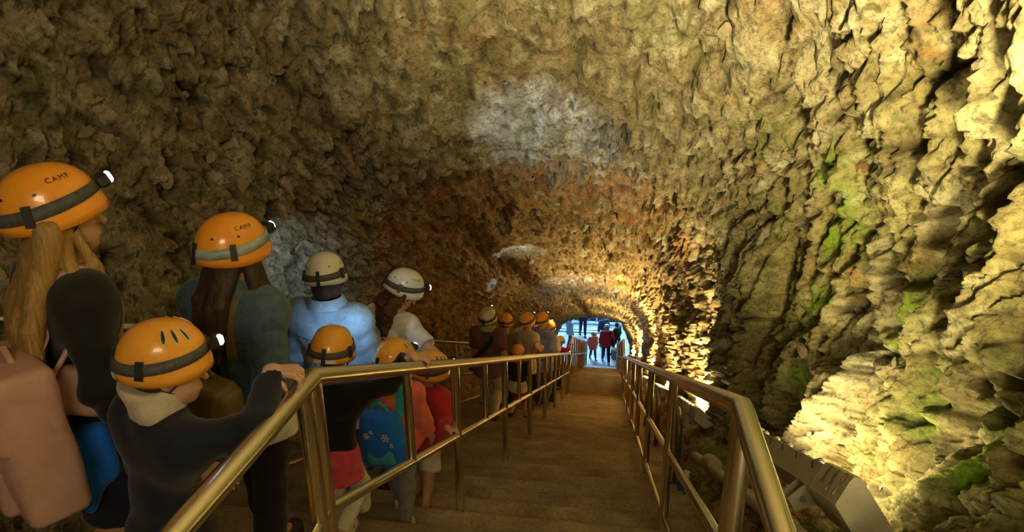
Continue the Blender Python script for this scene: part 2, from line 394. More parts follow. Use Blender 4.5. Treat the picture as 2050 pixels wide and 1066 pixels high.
    f5, c5, e5 = facets(U * 34 + wf * 9, V * 26 + wf * 9, 110, 1.8)
    L = (1 - .7 * R) * np.clip(.72 + 1.5 * fbm(U * .7 + wx, V * .7 + wy, 7, 2), .25, 1.35)
    D += L * (.078 * f3 + .030 * np.clip(e3, 0, .5) + .030 * f4) + (.012 - .004 * R) * f4 + (.015 - .006 * R) * f5 + .012 * fbm(U * 18, V * 18, 5, 3)
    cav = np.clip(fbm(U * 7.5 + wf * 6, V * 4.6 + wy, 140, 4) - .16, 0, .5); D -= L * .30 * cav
    cr = np.clip(.06 - e3, 0, 1) * np.clip(fbm(U * 1.5, V * 1.5, 6, 2) * 2 + .3, 0, 1); D -= .5 * cr * L
    # strata steps round the far arch and buttress that closes the first bay
    st = np.clip(1 - np.abs(Y - 5.75 - .25 * wx) / .75, 0, 1); D += right * .16 * np.sin(st * PI / 2) ** 1.3 * np.clip((.93 - tt) / .06, 0, 1) * np.clip((tt - .5) / .1, 0, 1)
    rg = np.clip((Y - 6.8) / .5, 0, 1) * (.09 * np.abs(np.sin((V + .5 * wx) * 1.35)) + .05 * np.abs(np.sin((V + wy) * 3.3)))
    D += rg * np.clip(1 - Y / 40, .3, 1) - .04
    # hollows, moss beds, iron stains and pale blocks that the rock has at single places (found on the undisplaced wall)
    G = np.stack([X, Y, Z], -1); cc = G @ RM; pxx = CX + FPX * cc[..., 0] / -cc[..., 2]; pyy = CY - FPX * cc[..., 1] / -cc[..., 2]
    pxx[(cc[..., 2] > -.5) | (tt < .3)] = 1e6
    def blob(px, py, ru, rv, sh=0.0):
        i = np.unravel_index(np.argmin((pxx - px) ** 2 + (pyy - py) ** 2), pxx.shape); du = (U - U[i]) / ru; dv = (V - V[i] - sh * (U - U[i])) / rv
        return np.exp(-(du * du + dv * dv) * (1 + .8 * np.clip(fbm(U * 5, V * 5, 150, 3), -.6, 1)))
    for (px, py, ru, rv, dp) in ((1565, 245, .16, .10, .20), (1690, 265, .16, .07, .17), (1915, 190, .34, .07, .24), (2030, 310, .35, .09, .26), (1500, 640, .40, .16, .14), (1330, 470, .22, .30, .20), (1760, 480, .14, .06, .16), (1840, 640, .16, .06, .15), (1560, 600, .12, .06, .12), (1700, 690, .07, .05, .12), (1950, 560, .2, .06, .16), (430, 95, .30, .55, .16)):
        D -= dp * blob(px, py, ru, rv, -.15)
    moss = np.zeros_like(Y); iron = np.zeros_like(Y); pal2 = np.zeros_like(Y)
    for (px, py, ru, rv) in ((1650, 345, .10, .20), (1690, 430, .16, .14), (1590, 755, .10, .14), (1790, 640, .2, .10), (1630, 620, .16, .12), (1370, 640, .14, .3), (1890, 800, .14, .10), (1640, 480, .12, .12), (1960, 930, .2, .08)):
        moss = np.maximum(moss, blob(px, py, ru, rv, .2))
    for (px, py, ru, rv) in ((1435, 390, .16, .10), (1560, 40, .2, .14), (1800, 70, .22, .08), (1960, 300, .4, .07), (1330, 440, .3, .3), (1940, 640, .3, .05), (1500, 330, .14, .08), (1100, 305, .06, .12), (1700, 560, .14, .05)):
        iron = np.maximum(iron, blob(px, py, ru, rv, -.1))
    for (px, py, ru, rv) in ((1462, 232, .05, .12), (1620, 290, .05, .22), (1540, 335, .1, .08), (1600, 480, .12, .12), (1860, 420, .1, .14), (540, 268, .05, .09), (1750, 720, .15, .12)):
        pal2 = np.maximum(pal2, blob(px, py, ru, rv, .1))
    # keep the rock off the stair, the railings and the luminaires
    base = np.clip((tt - .74) / .06, 0, 1); D = D * (1 - .72 * base)
    D = np.where(tt < .14, D * .55, D)
    D = D * np.clip((26.5 - Y) / 5, .35, 1)
    Vv = np.stack([X, Y, Z], -1) + nrm * D[..., None]
    # rock colour masks (mineral colour, rust bands, moss beds; cav carries painted cavity shade)
    band = np.clip(1 - np.abs(Y - 7.5 - .8 * wx) / 1.5, 0, 1)
    spots = np.clip((fbm(U * 1.1 + wx, V * 1.5 + wy, 120, 4) - .10) * 5, 0, 1) * .8
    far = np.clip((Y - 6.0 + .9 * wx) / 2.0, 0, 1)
    rust = np.clip(iron * .95 + band * .95 * np.clip((tt - .16) / .08, 0, 1) + spots * (.35 + .5 * R) + far * .28 + np.clip((tt - .80) / .05, 0, 1) * .75, 0, 1)
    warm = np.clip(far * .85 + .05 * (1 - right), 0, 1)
    pale = np.clip((c4 - .80) * 12, 0, 1) * .5 * (1 - R) * np.clip((8 - Y) / 3, 0, 1) + np.clip((c3 - .86) * 12, 0, 1) * .6 * L + np.clip((c1 - .8) * 8, 0, 1) * .25 * R
    moss = np.clip(moss * (1.2 + 1.2 * fbm(U * 4, V * 4, 130, 3)), 0, 1)
    gid = np.arange(NR * NA).reshape(NR, NA)
    cuts = [0, int(np.searchsorted(t, .235)), int(np.searchsorted(t, .50)), NA - 1]
    out = []
    for nm, a, b in (('wall_left', cuts[0], cuts[1]), ('ceiling', cuts[1], cuts[2]), ('wall_right', cuts[2], cuts[3])):
        g = np.arange(NR * (b - a + 1)).reshape(NR, b - a + 1)
        Q = np.stack([g[:-1, :-1], g[:-1, 1:], g[1:, 1:], g[1:, :-1]], -1).reshape(-1, 4)
        if sgn < 0: Q = Q[:, ::-1]
        me = mesh_np(nm, Vv[:, a:b + 1].reshape(-1, 3), Q)
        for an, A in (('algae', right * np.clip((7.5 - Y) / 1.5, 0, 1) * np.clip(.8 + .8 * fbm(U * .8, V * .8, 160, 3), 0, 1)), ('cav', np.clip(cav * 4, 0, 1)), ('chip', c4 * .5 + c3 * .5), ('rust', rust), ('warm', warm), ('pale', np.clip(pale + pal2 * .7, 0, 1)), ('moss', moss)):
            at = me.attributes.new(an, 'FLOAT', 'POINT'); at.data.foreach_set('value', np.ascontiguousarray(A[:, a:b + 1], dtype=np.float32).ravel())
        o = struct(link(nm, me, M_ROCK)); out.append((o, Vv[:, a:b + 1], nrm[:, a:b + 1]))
    return out, ys
TUN, TYS = build_tunnel()

# loose-looking stones of the conglomerate standing proud of the walls, each a piece of its own
def stone_mesh(k):
    rnd = random.Random(k); v = []; f = []
    n = 9
    for ring, (z, s) in enumerate(((-.5, .9), (.05, 1.0), (.38, .72))):
        for i in range(n):
            a = 2 * PI * i / n + .2 * rnd.random(); q = s * (.75 + .4 * rnd.random()) ; v.append((q * math.cos(a), q * math.sin(a), z + .12 * rnd.uniform(-1, 1)))
    for r in range(2):
        for i in range(n):
            j = (i + 1) % n; f.append((r * n + i, r * n + j, r * n + n + j, r * n + n + i))
    v.append((.1, .05, .48)); c = len(v) - 1
    for i in range(n): f.append((2 * n + i, 2 * n + (i + 1) % n, c))
    return mesh_py('stone', v, f)
M_STONES = [mat('pale_stone', (.55, .46, .30), .8, 0, .25, 5, .7, 26, .04), mat('grey_stone', (.40, .33, .22), .8, 0, .3, 5, .7, 26, .04), mat('rust_stone', (.33, .19, .09), .8, 0, .3, 5, .7, 26, .04)]
STONE = []
for k in range(9):
    me = stone_mesh(k); me.materials.append(M_STONES[(0, 0, 1, 1, 0, 1, 0, 1, 2)[k]]); STONE.append(me)
def scatter(idx, count, s0, s1, ya, yb, ca, cb, rust=False):
    o, Vv, nr = TUN[idx]; rnd = random.Random(idx * 31 + count); NRr, NAa = Vv.shape[:2]
    ra, rb = np.searchsorted(TYS, ya), np.searchsorted(TYS, yb)
    for _ in range(count):
        r = rnd.randrange(ra, rb); cidx = int(NAa * rnd.uniform(ca, cb)); p = Vector(Vv[r, cidx].tolist()); n = Vector(nr[r, cidx].tolist())
        s = rnd.uniform(s0, s1) * (1 if rnd.random() < .8 else 1.5)
        c = bpy.data.objects.new('stone', STONE[rnd.randrange(8 if not rust else 9)]); COL.objects.link(c); c.parent = o
        q = n.to_track_quat('Z', 'Y').to_matrix() @ Matrix.Rotation(rnd.uniform(0, 6.28), 3, 'Z')
        Mx = q.to_4x4() @ Matrix.Diagonal((s * rnd.uniform(.8, 1.5), s * rnd.uniform(.6, .9), s * rnd.uniform(.35, .6), 1)); Mx.translation = p - n * s * .22
        c.matrix_world = Mx
scatter(0, 150, .025, .06, 2.6, 7.0, .45, 1.0)
scatter(1, 150, .025, .06, 3.0, 8.5, .0, .95, True)
scatter(2, 60, .03, .06, 2.0, 7.5, .05, .6, True)

# ------------------------------------------------------------------ floor: landings and single steps
XL, XR = -2.75, 0.80
def slab(name, x0, x1, y0, y1, z, th=.5, m=None, parent=None):
    return MB().box(((x0 + x1) / 2, (y0 + y1) / 2, z - th / 2), x1 - x0, y1 - y0, th, bev=.012).build(name, m or M_CONC, parent)
fl = struct(slab('floor', XL, XR, -.2, Y0, LAND))
def step_mesh():
    nx = 60; rnd = random.Random(3); v = []; f = []
    prof = [(0.0, -.36), (0.0, -.004), (.012, 0), (.30, 0), (TREAD - .018, -.001), (TREAD, -.016), (TREAD + .001, -.36)]
    for i in range(nx + 1):
        x = XL + (XR - XL) * i / nx
        for k, (yy, z) in enumerate(prof):
            w = .004 * rnd.uniform(-1, 1) if k in (4, 5) else 0
            v.append((x, yy - .006 + w, z - (abs(w) if k == 5 else 0)))
    n = len(prof)
    for i in range(nx):
        for k in range(n - 1): f.append((i * n + k, i * n + n + k, i * n + n + k + 1, i * n + k + 1))
    return mesh_py('step', v, f)
STEP = step_mesh(); STEP.materials.append(M_CONC)
def flight(y0, z0, n, parent):
    for i in range(1, n):
        s = bpy.data.objects.new('step', STEP); COL.objects.link(s); s.parent = parent; s.location = (0, y0 + TREAD * (i - 1), z0 - RISE * i)
flight(Y0, LAND, 36, fl)
for i in range(1, 7):
    s = bpy.data.objects.new('step', STEP); COL.objects.link(s); s.parent = fl; s.location = (0, -.2 - TREAD * i, LAND + RISE * i)
fl2 = struct(slab('floor', XL, XR, Y1, Y2, LAND2)); flight(Y2, LAND2, 32, fl2)
fl3 = struct(slab('floor', -6.0, 5.0, Y3, 31.6, FLOOR2, m=mat('wet_grey_slab', (.42, .44, .46), .35, 0, .25, 3, .3, 40, .004)))

# ------------------------------------------------------------------ railings
RT, RMID, RB = 1.03, .54, .09
def rail_parts(root, name, x, ys, h, r, dz=0):
    o = root.location; MB().tube([(x, y, nose(y) + h + dz) for y in ys], r, 16).build(name, M_STEEL, root, o)
def post(root, x, y, z0, z1, r=.027, name='post'):
    MB().tube([(x, y, z0), (x, y, z1)], r, 14).build(name, M_STEEL, root, root.location)
def plate(root, x, y, z): MB().tube([(x, y, z - .002), (x, y, z + .008)], .05, 16).build('foot_plate', M_STEEL, root, root.location)
XLR, XRR = -.885, .374
PY = [Y0 + 1.76 * k for k in range(8)]
YA = 14.40                                          # where the first flight's railings turn level
def railing(x, label, bottom, bal):
    root = empty('stair_railing', (x, Y0, LAND), label, 'railing')
    rail_parts(root, 'top_rail', x, [-.1, Y0, YA], RT, .031)
    rail_parts(root, 'mid_rail', x, [-.1, Y0, YA], RMID, .021)
    if bottom: rail_parts(root, 'bottom_rail', x, [-.1, Y0, YA], RB, .018)
    for k, y in enumerate(PY):
        y = min(y, 14.0)
        post(root, x, y, floor_at(y), nose(y) + RT); plate(root, x, y, floor_at(y + .001))
    post(root, x, Y0 - .062, LAND, LAND + RT); plate(root, x, Y0 - .062, LAND)
    post(root, x, .1, LAND, LAND + RT)
    if bal:
        for y in PY[:-1]:
            yy = y + .88; post(root, x, yy, nose(yy) + RMID, nose(yy) + RT, .021, 'baluster')
    return root
railing(XLR, 'brushed steel stair railing between the queue of visitors and the empty stair lane', False, True)
railing(XRR, 'brushed steel stair railing along the right rock wall in front of the grey luminaires', True, False)
def railing2(x, label):
    root = empty('stair_railing', (x, Y2, LAND2), label, 'railing')
    for nm, h, r in (('top_rail', RT, .028), ('mid_rail', RMID, .018)):
        MB().tube([(x, YA + .1, LAND2 + h), (x, Y2, LAND2 + h), (x, Y3, nose(Y3) + h), (x, Y3 + .5, FLOOR2 + h + .1)], r, 12).build(nm, M_STEEL, root, root.location)
    y = YA + .1
    while y < Y3 + .4:
        post(root, x, y, floor_at(y), nose(y) + RT, .023); y += .98
railing2(XLR, 'distant left railing of the lower stair flight beside the blue lit cavern'); railing2(XRR, 'distant right railing of the lower stair flight beside the lit rock')
def railing3():
    x = -2.15; root = empty('stair_railing', (x, Y0, LAND), 'thin outer handrail on the left rock wall behind the queue', 'railing')
    for nm, h, r in (('top_rail', 1.15, .024), ('mid_rail', .62, .016), ('bottom_rail', .16, .016)): rail_parts(root, nm, x, [.2, Y0, YA, Y2, Y3], h, r)
    for k in range(9): y = min(1.5 + 1.76 * k, 14.2); post(root, x, y, floor_at(y), nose(y) + 1.15, .02)
railing3()
# ------------------------------------------------------------------ luminaires on the rock ledge to the right
M_HOUS = mat('grey_housing', (.36, .33, .25), .5, 0, .15, 9, .15, 60, .002); M_HOUS2 = mat('grey_housing_dark', (.17, .15, .11), .55, 0, .2, 12, .15, 60, .002)
M_GLOW = mat('warm_tube', (1, .85, .55), .3, 0, 0, 5, 0, emit=((1.0, .76, .38), 14))
SL = Vector((0, 1, -TAN)).normalized()
def luminaire(label, x, h, y0, y1, power, tilt=48, clips=True, size=1.0, aim=None):
    z = lambda y: h - TAN * y
    a = Vector((x, y0, z(y0))); b = Vector((x, y1, z(y1)))
    root = empty('luminaire', a, label, 'light', 'grey luminaires along the right rock wall')
    ax = (b - a).normalized(); t = math.radians(tilt)
    X = Vector((1, 0, 0)); Zv = X.cross(ax).normalized()
    F = (X * math.sin(t) + Zv * math.cos(t)).normalized()               # the way the light shines
    W = F.cross(ax).normalized()                                        # across the fixture
    if W.x < 0: W = -W
    s = size; o = a
    def pr(poly, p, q): return MB().prism([(u * s, w * s) for u, w in poly], p, q, W, F)
    L = (b - a).length
    pr([(-.10, 0), (-.115, .02), (-.10, .035), (.10, .035), (.115, .02), (.10, 0), (.055, -.075), (-.055, -.075)], a + ax * .32 * s, b).build('housing', M_HOUS, root, o)
    pr([(-.115, .0), (-.125, .03), (-.11, .05), (.11, .05), (.125, .03), (.115, .0), (.07, -.085), (-.07, -.085)], a, a + ax * .34 * s).build('end_hood', M_HOUS, root, o)
    pr([(-.115, .0), (-.125, .03), (-.11, .05), (.11, .05), (.125, .03), (.115, .0), (.07, -.085), (-.07, -.085)], b - ax * .06 * s, b + ax * .03 * s).build('end_hood', M_HOUS, root, o)
    pr([(-.085, .036), (-.07, .052), (.07, .052), (.085, .036)], a + ax * .36 * s, b - ax * .07 * s).build('diffuser', M_GLOW, root, o)
    if clips:
        for k in range(5):
            p = a + ax * (.46 + (L - .62) * k / 4)
            for q in (-1, 1):
                MB().prism([(q * .092 * s, -.012), (q * .122 * s, .012), (q * .112 * s, .048), (q * .09 * s, .050), (q * .088 * s, .043), (q * .104 * s, .040), (q * .112 * s, .014), (q * .086 * s, -.004)][::q], p, p + ax * .03, W, F).build('clip', M_HOUS2, root, o, smooth=False)
        for k in range(3):
            p = a + ax * (.06 + .09 * k); MB().prism([(-.121, .0), (-.129, .03), (-.09, -.065), (-.082, -.06)], p, p + ax * .012, W, F).build('slit', M_HOUS2, root, o, smooth=False)
    for k in (.28, .72):
        p = a + ax * L * k
        mb = MB().prism([(-.05, -.07), (.05, -.07), (.03, -.17), (-.03, -.17)], p, p + ax * .014, W, F).prism([(-.05, -.07), (.05, -.07), (.03, -.17), (-.03, -.17)], p + ax * .12, p + ax * .134, W, F)
        br = mb.build('bracket', M_HOUS, root, o, smooth=False)
        MB().tube([p - F * .115 - ax * .012, p - F * .115 + ax * .146], .014, 10).build('bolt', M_HOUS2, br, o)
    c = a + ax * (L * .55) + F * .075 * s
    lt = area('luminaire_light', c, c + F, L * .8, .12, power, WARM, math.radians(165))
    # long side of the lamp along the fixture
    zq = -F; xq = ax - zq * ax.dot(zq); xq.normalize(); yq = zq.cross(xq); lt.rotation_euler = Matrix((xq, yq, zq)).transposed().to_euler()
    return root
LUM = [
    (1.0, -.66, .05, 1.45, 16, 40, 'grey luminaire on the ledge next to the upper landing'),  # out of view, added to light the near right wall from below
    (.97, -.60, 2.25, 3.75, 12, 58, 'nearest large grey luminaire with clips beside the railing corner'),
    (.88, -.62, 5.5, 7.0, 75, 36, 'second grey luminaire from the front, seen between the railing posts'),
    (.86, -.62, 8.6, 10.1, 110, 20, 'third grey luminaire along the right wall, farther down the stair'),
    (.84, -.62, 11.6, 13.1, 200, 14, 'fourth grey luminaire along the right wall near the middle landing'),
    (.80, -.20, 16.6, 18.1, 170, 14, 'fifth grey luminaire beside the lower stair flight'),
    (.78, -.20, 20.6, 22.1, 120, 14, 'sixth grey luminaire, the farthest one, near the cavern mouth')]
for k, (x, h, y0, y1, pw, tl, lb) in enumerate(LUM): luminaire(lb, x, h, y0, y1, pw, tl, clips=k < 3, size=1.0 if k < 2 else .85)

M_PIPE = mat('grey_pipe', (.30, .26, .18), .5, 0, .2, 8, .2, 60, .002); M_PIPED = mat('dark_pipe', (.16, .13, .10), .42, .6, .2, 8, .2, 60, .002)
def hz(x, h, y): return Vector((x, y, h - TAN * y))
r = empty('conduit_pipe', hz(.95, -.86, 1.2), 'thick grey conduit pipe with a collar running under the nearest luminaire', 'pipe')
MB().tube([hz(.87, -.84, 1.55), hz(.84, -.80, 2.1), hz(.78, -.82, 3.2), hz(.70, -.86, 4.6)], .038, 16).build('pipe', M_PIPE, r, r.location)
for y in (2.55, 4.0):
    p, q = hz(.84 - .05 * (y - 2), -.808, y), hz(.84 - .05 * (y + .22 - 2), -.814, y + .22)
    MB().tube([p, p.lerp(q, .2), p.lerp(q, .8), q], [.047, .056, .056, .047], 16).build('collar', M_PIPE, r, r.location)
def stand(label, x, y):
    z = floor_at(y); r = empty('pipe_stand', (x, y, z), label, 'pipe', 'bent pipes standing by the right wall')
    pts = [(x, y, z)] + [(x, y, z + .42)] + [(x, y + .13 * (1 - math.cos(a)), z + .42 + .13 * math.sin(a)) for a in (.4, .8, 1.2, 1.57)] + [(x, y + .30, z + .55)]
    MB().tube(pts, .027, 12).build('pipe', M_PIPED, r, r.location)
    MB().tube([(x, y, z), (x, y, z + .01)], .05, 12).build('base_plate', M_PIPED, r, r.location)
stand('bent grey pipe rising from the floor below the second luminaire', .63, 5.15); stand('bent grey pipe farther down behind the third railing post', .60, 7.0); stand('most distant bent grey pipe beside the right rock wall', .60, 9.0)
z = floor_at(4.85); r = empty('tub', (.66, 4.85, z), 'small blue tub filled with cream foam on the floor strip by the rock', 'tub')
MB().prism([(-.05, 0), (.05, 0), (.062, .10), (-.062, .10)], (.66, 4.79, z), (.66, 4.91, z), (1, 0, 0), (0, 0, 1)).build('tub_body', mat('blue_plastic', (.03, .10, .34), .4, 0, .1, 10, .05, 60), r, r.location, smooth=False)
rnd = random.Random(4); mb = MB()
for k in range(7):
    c = Vector((.66 + rnd.uniform(-.035, .035), 4.85 + rnd.uniform(-.035, .035), z + .115)); mb.box(c, .06, .055, .05, Matrix.Rotation(rnd.uniform(0, 3), 3, 'Z') @ Matrix.Rotation(rnd.uniform(-.4, .4), 3, 'X'), .015)
mb.build('foam', mat('cream_foam', (.66, .56, .30), .9, 0, .2, 40, .6, 90, .006), r, r.location)

# ------------------------------------------------------------------ blue cavern at the bottom
M_BACK = mat('dark_cavern_rock', (.20, .20, .19), .85, 0, .4, 1.5, .9, 8, .12)
def rough_wall(name, p0, U, V, nu, nv, amp, seed):
    p0, U, V = Vector(p0), Vector(U), Vector(V); nrm = U.cross(V).normalized(); u, v = np.meshgrid(np.linspace(0, 1, nu), np.linspace(0, 1, nv))
    d = amp * (fbm(u * U.length * .5, v * V.length * .5, seed, 4) + .4 * facets(u * U.length * .9, v * V.length * .9, seed + 3)[0])
    A = np.array(p0) + u[..., None] * np.array(U) + v[..., None] * np.array(V) + d[..., None] * np.array(nrm)
    g = np.arange(nu * nv).reshape(nv, nu); Q = np.stack([g[:-1, :-1], g[:-1, 1:], g[1:, 1:], g[1:, :-1]], -1).reshape(-1, 4)
    return struct(link(name, mesh_np(name, A.reshape(-1, 3), Q), M_BACK))
zf = FLOOR2 - 1.2; zc = FLOOR2 + 5.2
rough_wall('wall_back', (6, 37.5, zf), (-13, 0, 0), (0, 0, 6.6), 60, 40, .5, 1); rough_wall('wall_left', (-7, 37.5, zf), (0, -12, 0), (0, 0, 6.6), 50, 40, .4, 2)
rough_wall('wall_right', (6, 25.5, zf), (0, 12, 0), (0, 0, 6.6), 50, 40, .4, 3); rough_wall('ceiling', (-7, 25.5, zc), (13, 0, 0), (0, 12.2, 0), 60, 50, .4, 4)
o = rough_wall('wall_front', (-7, 25.9, zf), (4.2, 0, 0), (0, 0, 6.6), 20, 30, .15, 5); o = rough_wall('wall_front', (1.3, 25.9, zf), (4.7, 0, 0), (0, 0, 6.6), 20, 30, .15, 6)
o = rough_wall('wall_front', (-3.2, 25.9, FLOOR2 + 2.9), (4.9, 0, 0), (0, 0, 2.6), 20, 20, .12, 7)
pool = MB().box((-.5, 34.5, FLOOR2 - .75), 13, 6.0, .5).build('floor', mat('dark_water', (.01, .03, .05), .06, 0, .1, 2, .2, 6, .02), smooth=False); struct(pool)
# low landing stage and barrier on the far edge
M_BAR = mat('pale_painted_steel', (.62, .66, .70), .4, .2, .08, 8, .1, 60); M_DARKP = mat('dark_panel', (.02, .025, .03), .5, 0, .2, 6, .2, 40)
r = empty('barrier', (-1.0, 30.7, FLOOR2), 'dark barrier with pale horizontal rails at the far edge of the blue cavern', 'barrier')
for h in (.10, .50, .72): MB().box((-.6, 30.72, FLOOR2 + h), 4.6, .07, .07, bev=.015).build('rail', M_BAR, r, r.location)
for x in (-2.8, -1.7, -.6, .5, 1.6): MB().box((x, 30.75, FLOOR2 + .38), .06, .05, .76, bev=.01).build('post', M_BAR, r, r.location)
MB().box((-.6, 30.82, FLOOR2 + .31), 4.5, .03, .34, bev=.006).build('panel', M_DARKP, r, r.location)
r = empty('kerb_beam', (-1.9, 29.6, FLOOR2), 'low pale beam with a dark gap lying on the cavern floor', 'beam')
MB().box((-1.6, 29.75, FLOOR2 + .05), 2.4, .10, .09, bev=.015).build('beam', M_BAR, r, r.location); MB().box((-1.6, 29.90, FLOOR2 + .04), 2.4, .06, .07, bev=.01).build('dark_strip', M_DARKP, r, r.location)
r = empty('waste_bin', (.30, 27.3, FLOOR2), 'small grey ribbed bin with a white bag beside the woman in red', 'bin')
mb = MB().tube([(.30, 27.3, FLOOR2), (.30, 27.3, FLOOR2 + .42)], .13, 16)
for k in range(16):
    a = 2 * PI * k / 16; mb.box((.30 + .132 * math.cos(a), 27.3 + .132 * math.sin(a), FLOOR2 + .21), .014, .014, .40)
mb.build('bin_body', mat('grey_tin', (.25, .26, .27), .5, .5, .1, 9, .1, 60), r, r.location); MB().tube([(.30, 27.3, FLOOR2 + .40), (.30, 27.3, FLOOR2 + .45), (.31, 27.3, FLOOR2 + .5)], [.14, .135, .05], 14).build('bag', M_WCLOTH, r, r.location)
from mathutils.bvhtree import BVHTree
# ------------------------------------------------------------------ signed-distance bodies -> one continuous mesh each
class Sdf:
    def __init__(s, h, lo, hi):
        s.h = h; s.lo = np.array(lo, np.float32); s.n = np.maximum(4, np.ceil((np.array(hi) - np.array(lo)) / h).astype(int) + 1)
        s.f = np.full(s.n, .3, np.float32); s.empty = True
    def sub(s, lo, hi):
        a = np.clip(np.floor((np.array(lo) - s.lo) / s.h).astype(int), 0, s.n - 1); b = np.clip(np.ceil((np.array(hi) - s.lo) / s.h).astype(int) + 1, 1, s.n)
        if np.any(b <= a): return None
        sl = tuple(slice(i, j) for i, j in zip(a, b))
        g = [(np.arange(i, j, dtype=np.float32) * s.h + l) for i, j, l in zip(a, b, s.lo)]
        return sl, g[0][:, None, None], g[1][None, :, None], g[2][None, None, :]
    def union(s, sl, d, k):
        f = s.f[sl]
        if k > 0:
            hh = np.maximum(k - np.abs(f - d), 0) / k; s.f[sl] = np.minimum(f, d) - hh * hh * k * .25
        else: s.f[sl] = np.minimum(f, d)
    def cone(s, a, b, ra, rb, k=.02, flat=None, fs=1.0, flatend=False):
        a = np.array(a, np.float32); b = np.array(b, np.float32); m = max(ra, rb) * max(1, fs) + k + 2 * s.h
        q = s.sub(np.minimum(a, b) - m, np.maximum(a, b) + m)
        if q is None: return
        sl, x, y, z = q; ab = b - a; L2 = float(ab @ ab) + 1e-9
        px, py, pz = x - a[0], y - a[1], z - a[2]
        t = np.clip((px * ab[0] + py * ab[1] + pz * ab[2]) / L2, 0, 1)
        qx, qy, qz = px - t * ab[0], py - t * ab[1], pz - t * ab[2]
        if flat is not None:
            w = np.array(flat, np.float32); qd = (qx * w[0] + qy * w[1] + qz * w[2]) * (1 / fs - 1); qx, qy, qz = qx + w[0] * qd, qy + w[1] * qd, qz + w[2] * qd
        d = (np.sqrt(qx * qx + qy * qy + qz * qz) - (ra + (rb - ra) * t)) * min(1, fs if flat is not None else 1)
        if flatend:
            n = ab / math.sqrt(L2); d = np.maximum(d, (x - b[0]) * n[0] + (y - b[1]) * n[1] + (z - b[2]) * n[2])
        s.union(sl, d, k)
    def ell(s, c, r, R=None, k=.02):
        c = np.array(c, np.float32); R = np.eye(3) if R is None else np.array(R); m = max(r) + k + 2 * s.h
        q = s.sub(c - m, c + m)
        if q is None: return
        sl, x, y, z = q; px, py, pz = x - c[0], y - c[1], z - c[2]; u = []
        for i in range(3): u.append((px * R[0, i] + py * R[1, i] + pz * R[2, i]))        # columns of R = local axes
        k0 = np.sqrt(sum((u[i] / r[i]) ** 2 for i in range(3))); k1 = np.sqrt(sum((u[i] / r[i] ** 2) ** 2 for i in range(3))) + 1e-6
        s.union(sl, k0 * (k0 - 1) / k1, k)
    def rbox(s, c, half, rad, R=None, k=.02, taper=0.0):
        c = np.array(c, np.float32); R = np.eye(3) if R is None else np.array(R); m = float(np.linalg.norm(half)) + k + 2 * s.h
        q = s.sub(c - m, c + m)
        if q is None: return
        sl, x, y, z = q; px, py, pz = x - c[0], y - c[1], z - c[2]
        u = [(px * R[0, i] + py * R[1, i] + pz * R[2, i]) for i in range(3)]
        sc = 1 - taper * (u[2] / half[2]); u[0] = u[0] / sc
        e = [np.abs(u[i]) - (half[i] - rad) for i in range(3)]
        d = np.sqrt(sum(np.maximum(v, 0) ** 2 for v in e)) + np.minimum(np.maximum(np.maximum(e[0], e[1]), e[2]), 0) - rad
        s.union(sl, d, k)
    def cut(s, p, n):                               # takes away the side n points to
        g = [(np.arange(m, dtype=np.float32) * s.h + l) for m, l in zip(s.n, s.lo)]
        s.f = np.maximum(s.f, (g[0][:, None, None] - p[0]) * n[0] + (g[1][None, :, None] - p[1]) * n[1] + (g[2][None, None, :] - p[2]) * n[2])
    def folds(s, amp, fr=26., seed=0., zs=1.0):
        g = [(np.arange(m, dtype=np.float32) * s.h + l) for m, l in zip(s.n, s.lo)]
        x, y, z = g[0][:, None, None] * fr, g[1][None, :, None] * fr, g[2][None, None, :] * fr * zs
        w = np.sin(x * .6 + 1.3 * np.sin(z * .45 + seed) + y * .5) + .8 * np.sin(z * 1.1 + 1.7 * np.sin(x * .55 + y * .6 + seed * 2) + seed)
        s.f = s.f + amp * w * .55
    def mesh(s):
        f = s.f; n = s.n; ng = f < 0
        f[0], f[-1] = np.abs(f[0]), np.abs(f[-1]); f[:, 0], f[:, -1] = np.abs(f[:, 0]), np.abs(f[:, -1]); f[:, :, 0], f[:, :, -1] = np.abs(f[:, :, 0]) + 1e-5, np.abs(f[:, :, -1])
        ng = f < 0
        cnt = np.zeros(n - 1, np.int8)
        cs = [(i, j, k) for i in (0, 1) for j in (0, 1) for k in (0, 1)]
        for i, j, k in cs: cnt += ng[i:n[0] - 1 + i, j:n[1] - 1 + j, k:n[2] - 1 + k]
        act = np.argwhere((cnt > 0) & (cnt < 8))
        if not len(act): return None
        vid = np.full(n - 1, -1, np.int64); vid[act[:, 0], act[:, 1], act[:, 2]] = np.arange(len(act))
        P = np.zeros((len(act), 3)); C = np.zeros(len(act))
        val = {c: f[act[:, 0] + c[0], act[:, 1] + c[1], act[:, 2] + c[2]] for c in cs}
        for a in cs:
            for ax in range(3):
                if a[ax] == 1: continue
                b = list(a); b[ax] = 1; b = tuple(b); va, vb = val[a], val[b]; x = (va < 0) != (vb < 0)
                t = np.where(x, va / np.where(x, va - vb, 1), 0)
                for q in range(3): P[:, q] += np.where(x, a[q] + (t if q == ax else 0), 0)
                C += x
        V = (P / C[:, None] + act) * s.h + s.lo
        Qs = []
        for ax in range(3):
            u, w = [(1, 2), (2, 0), (0, 1)][ax]
            a = [slice(None)] * 3; b = [slice(None)] * 3; a[ax] = slice(0, -1); b[ax] = slice(1, None)
            na, nb = ng[tuple(a)], ng[tuple(b)]; e = np.argwhere(na != nb)
            e = e[(e[:, u] > 0) & (e[:, w] > 0) & (e[:, u] < n[u] - 1) & (e[:, w] < n[w] - 1)]
            q = []
            for du, dw in ((-1, -1), (0, -1), (0, 0), (-1, 0)):
                c = e.copy(); c[:, u] += du; c[:, w] += dw; q.append(vid[c[:, 0], c[:, 1], c[:, 2]])
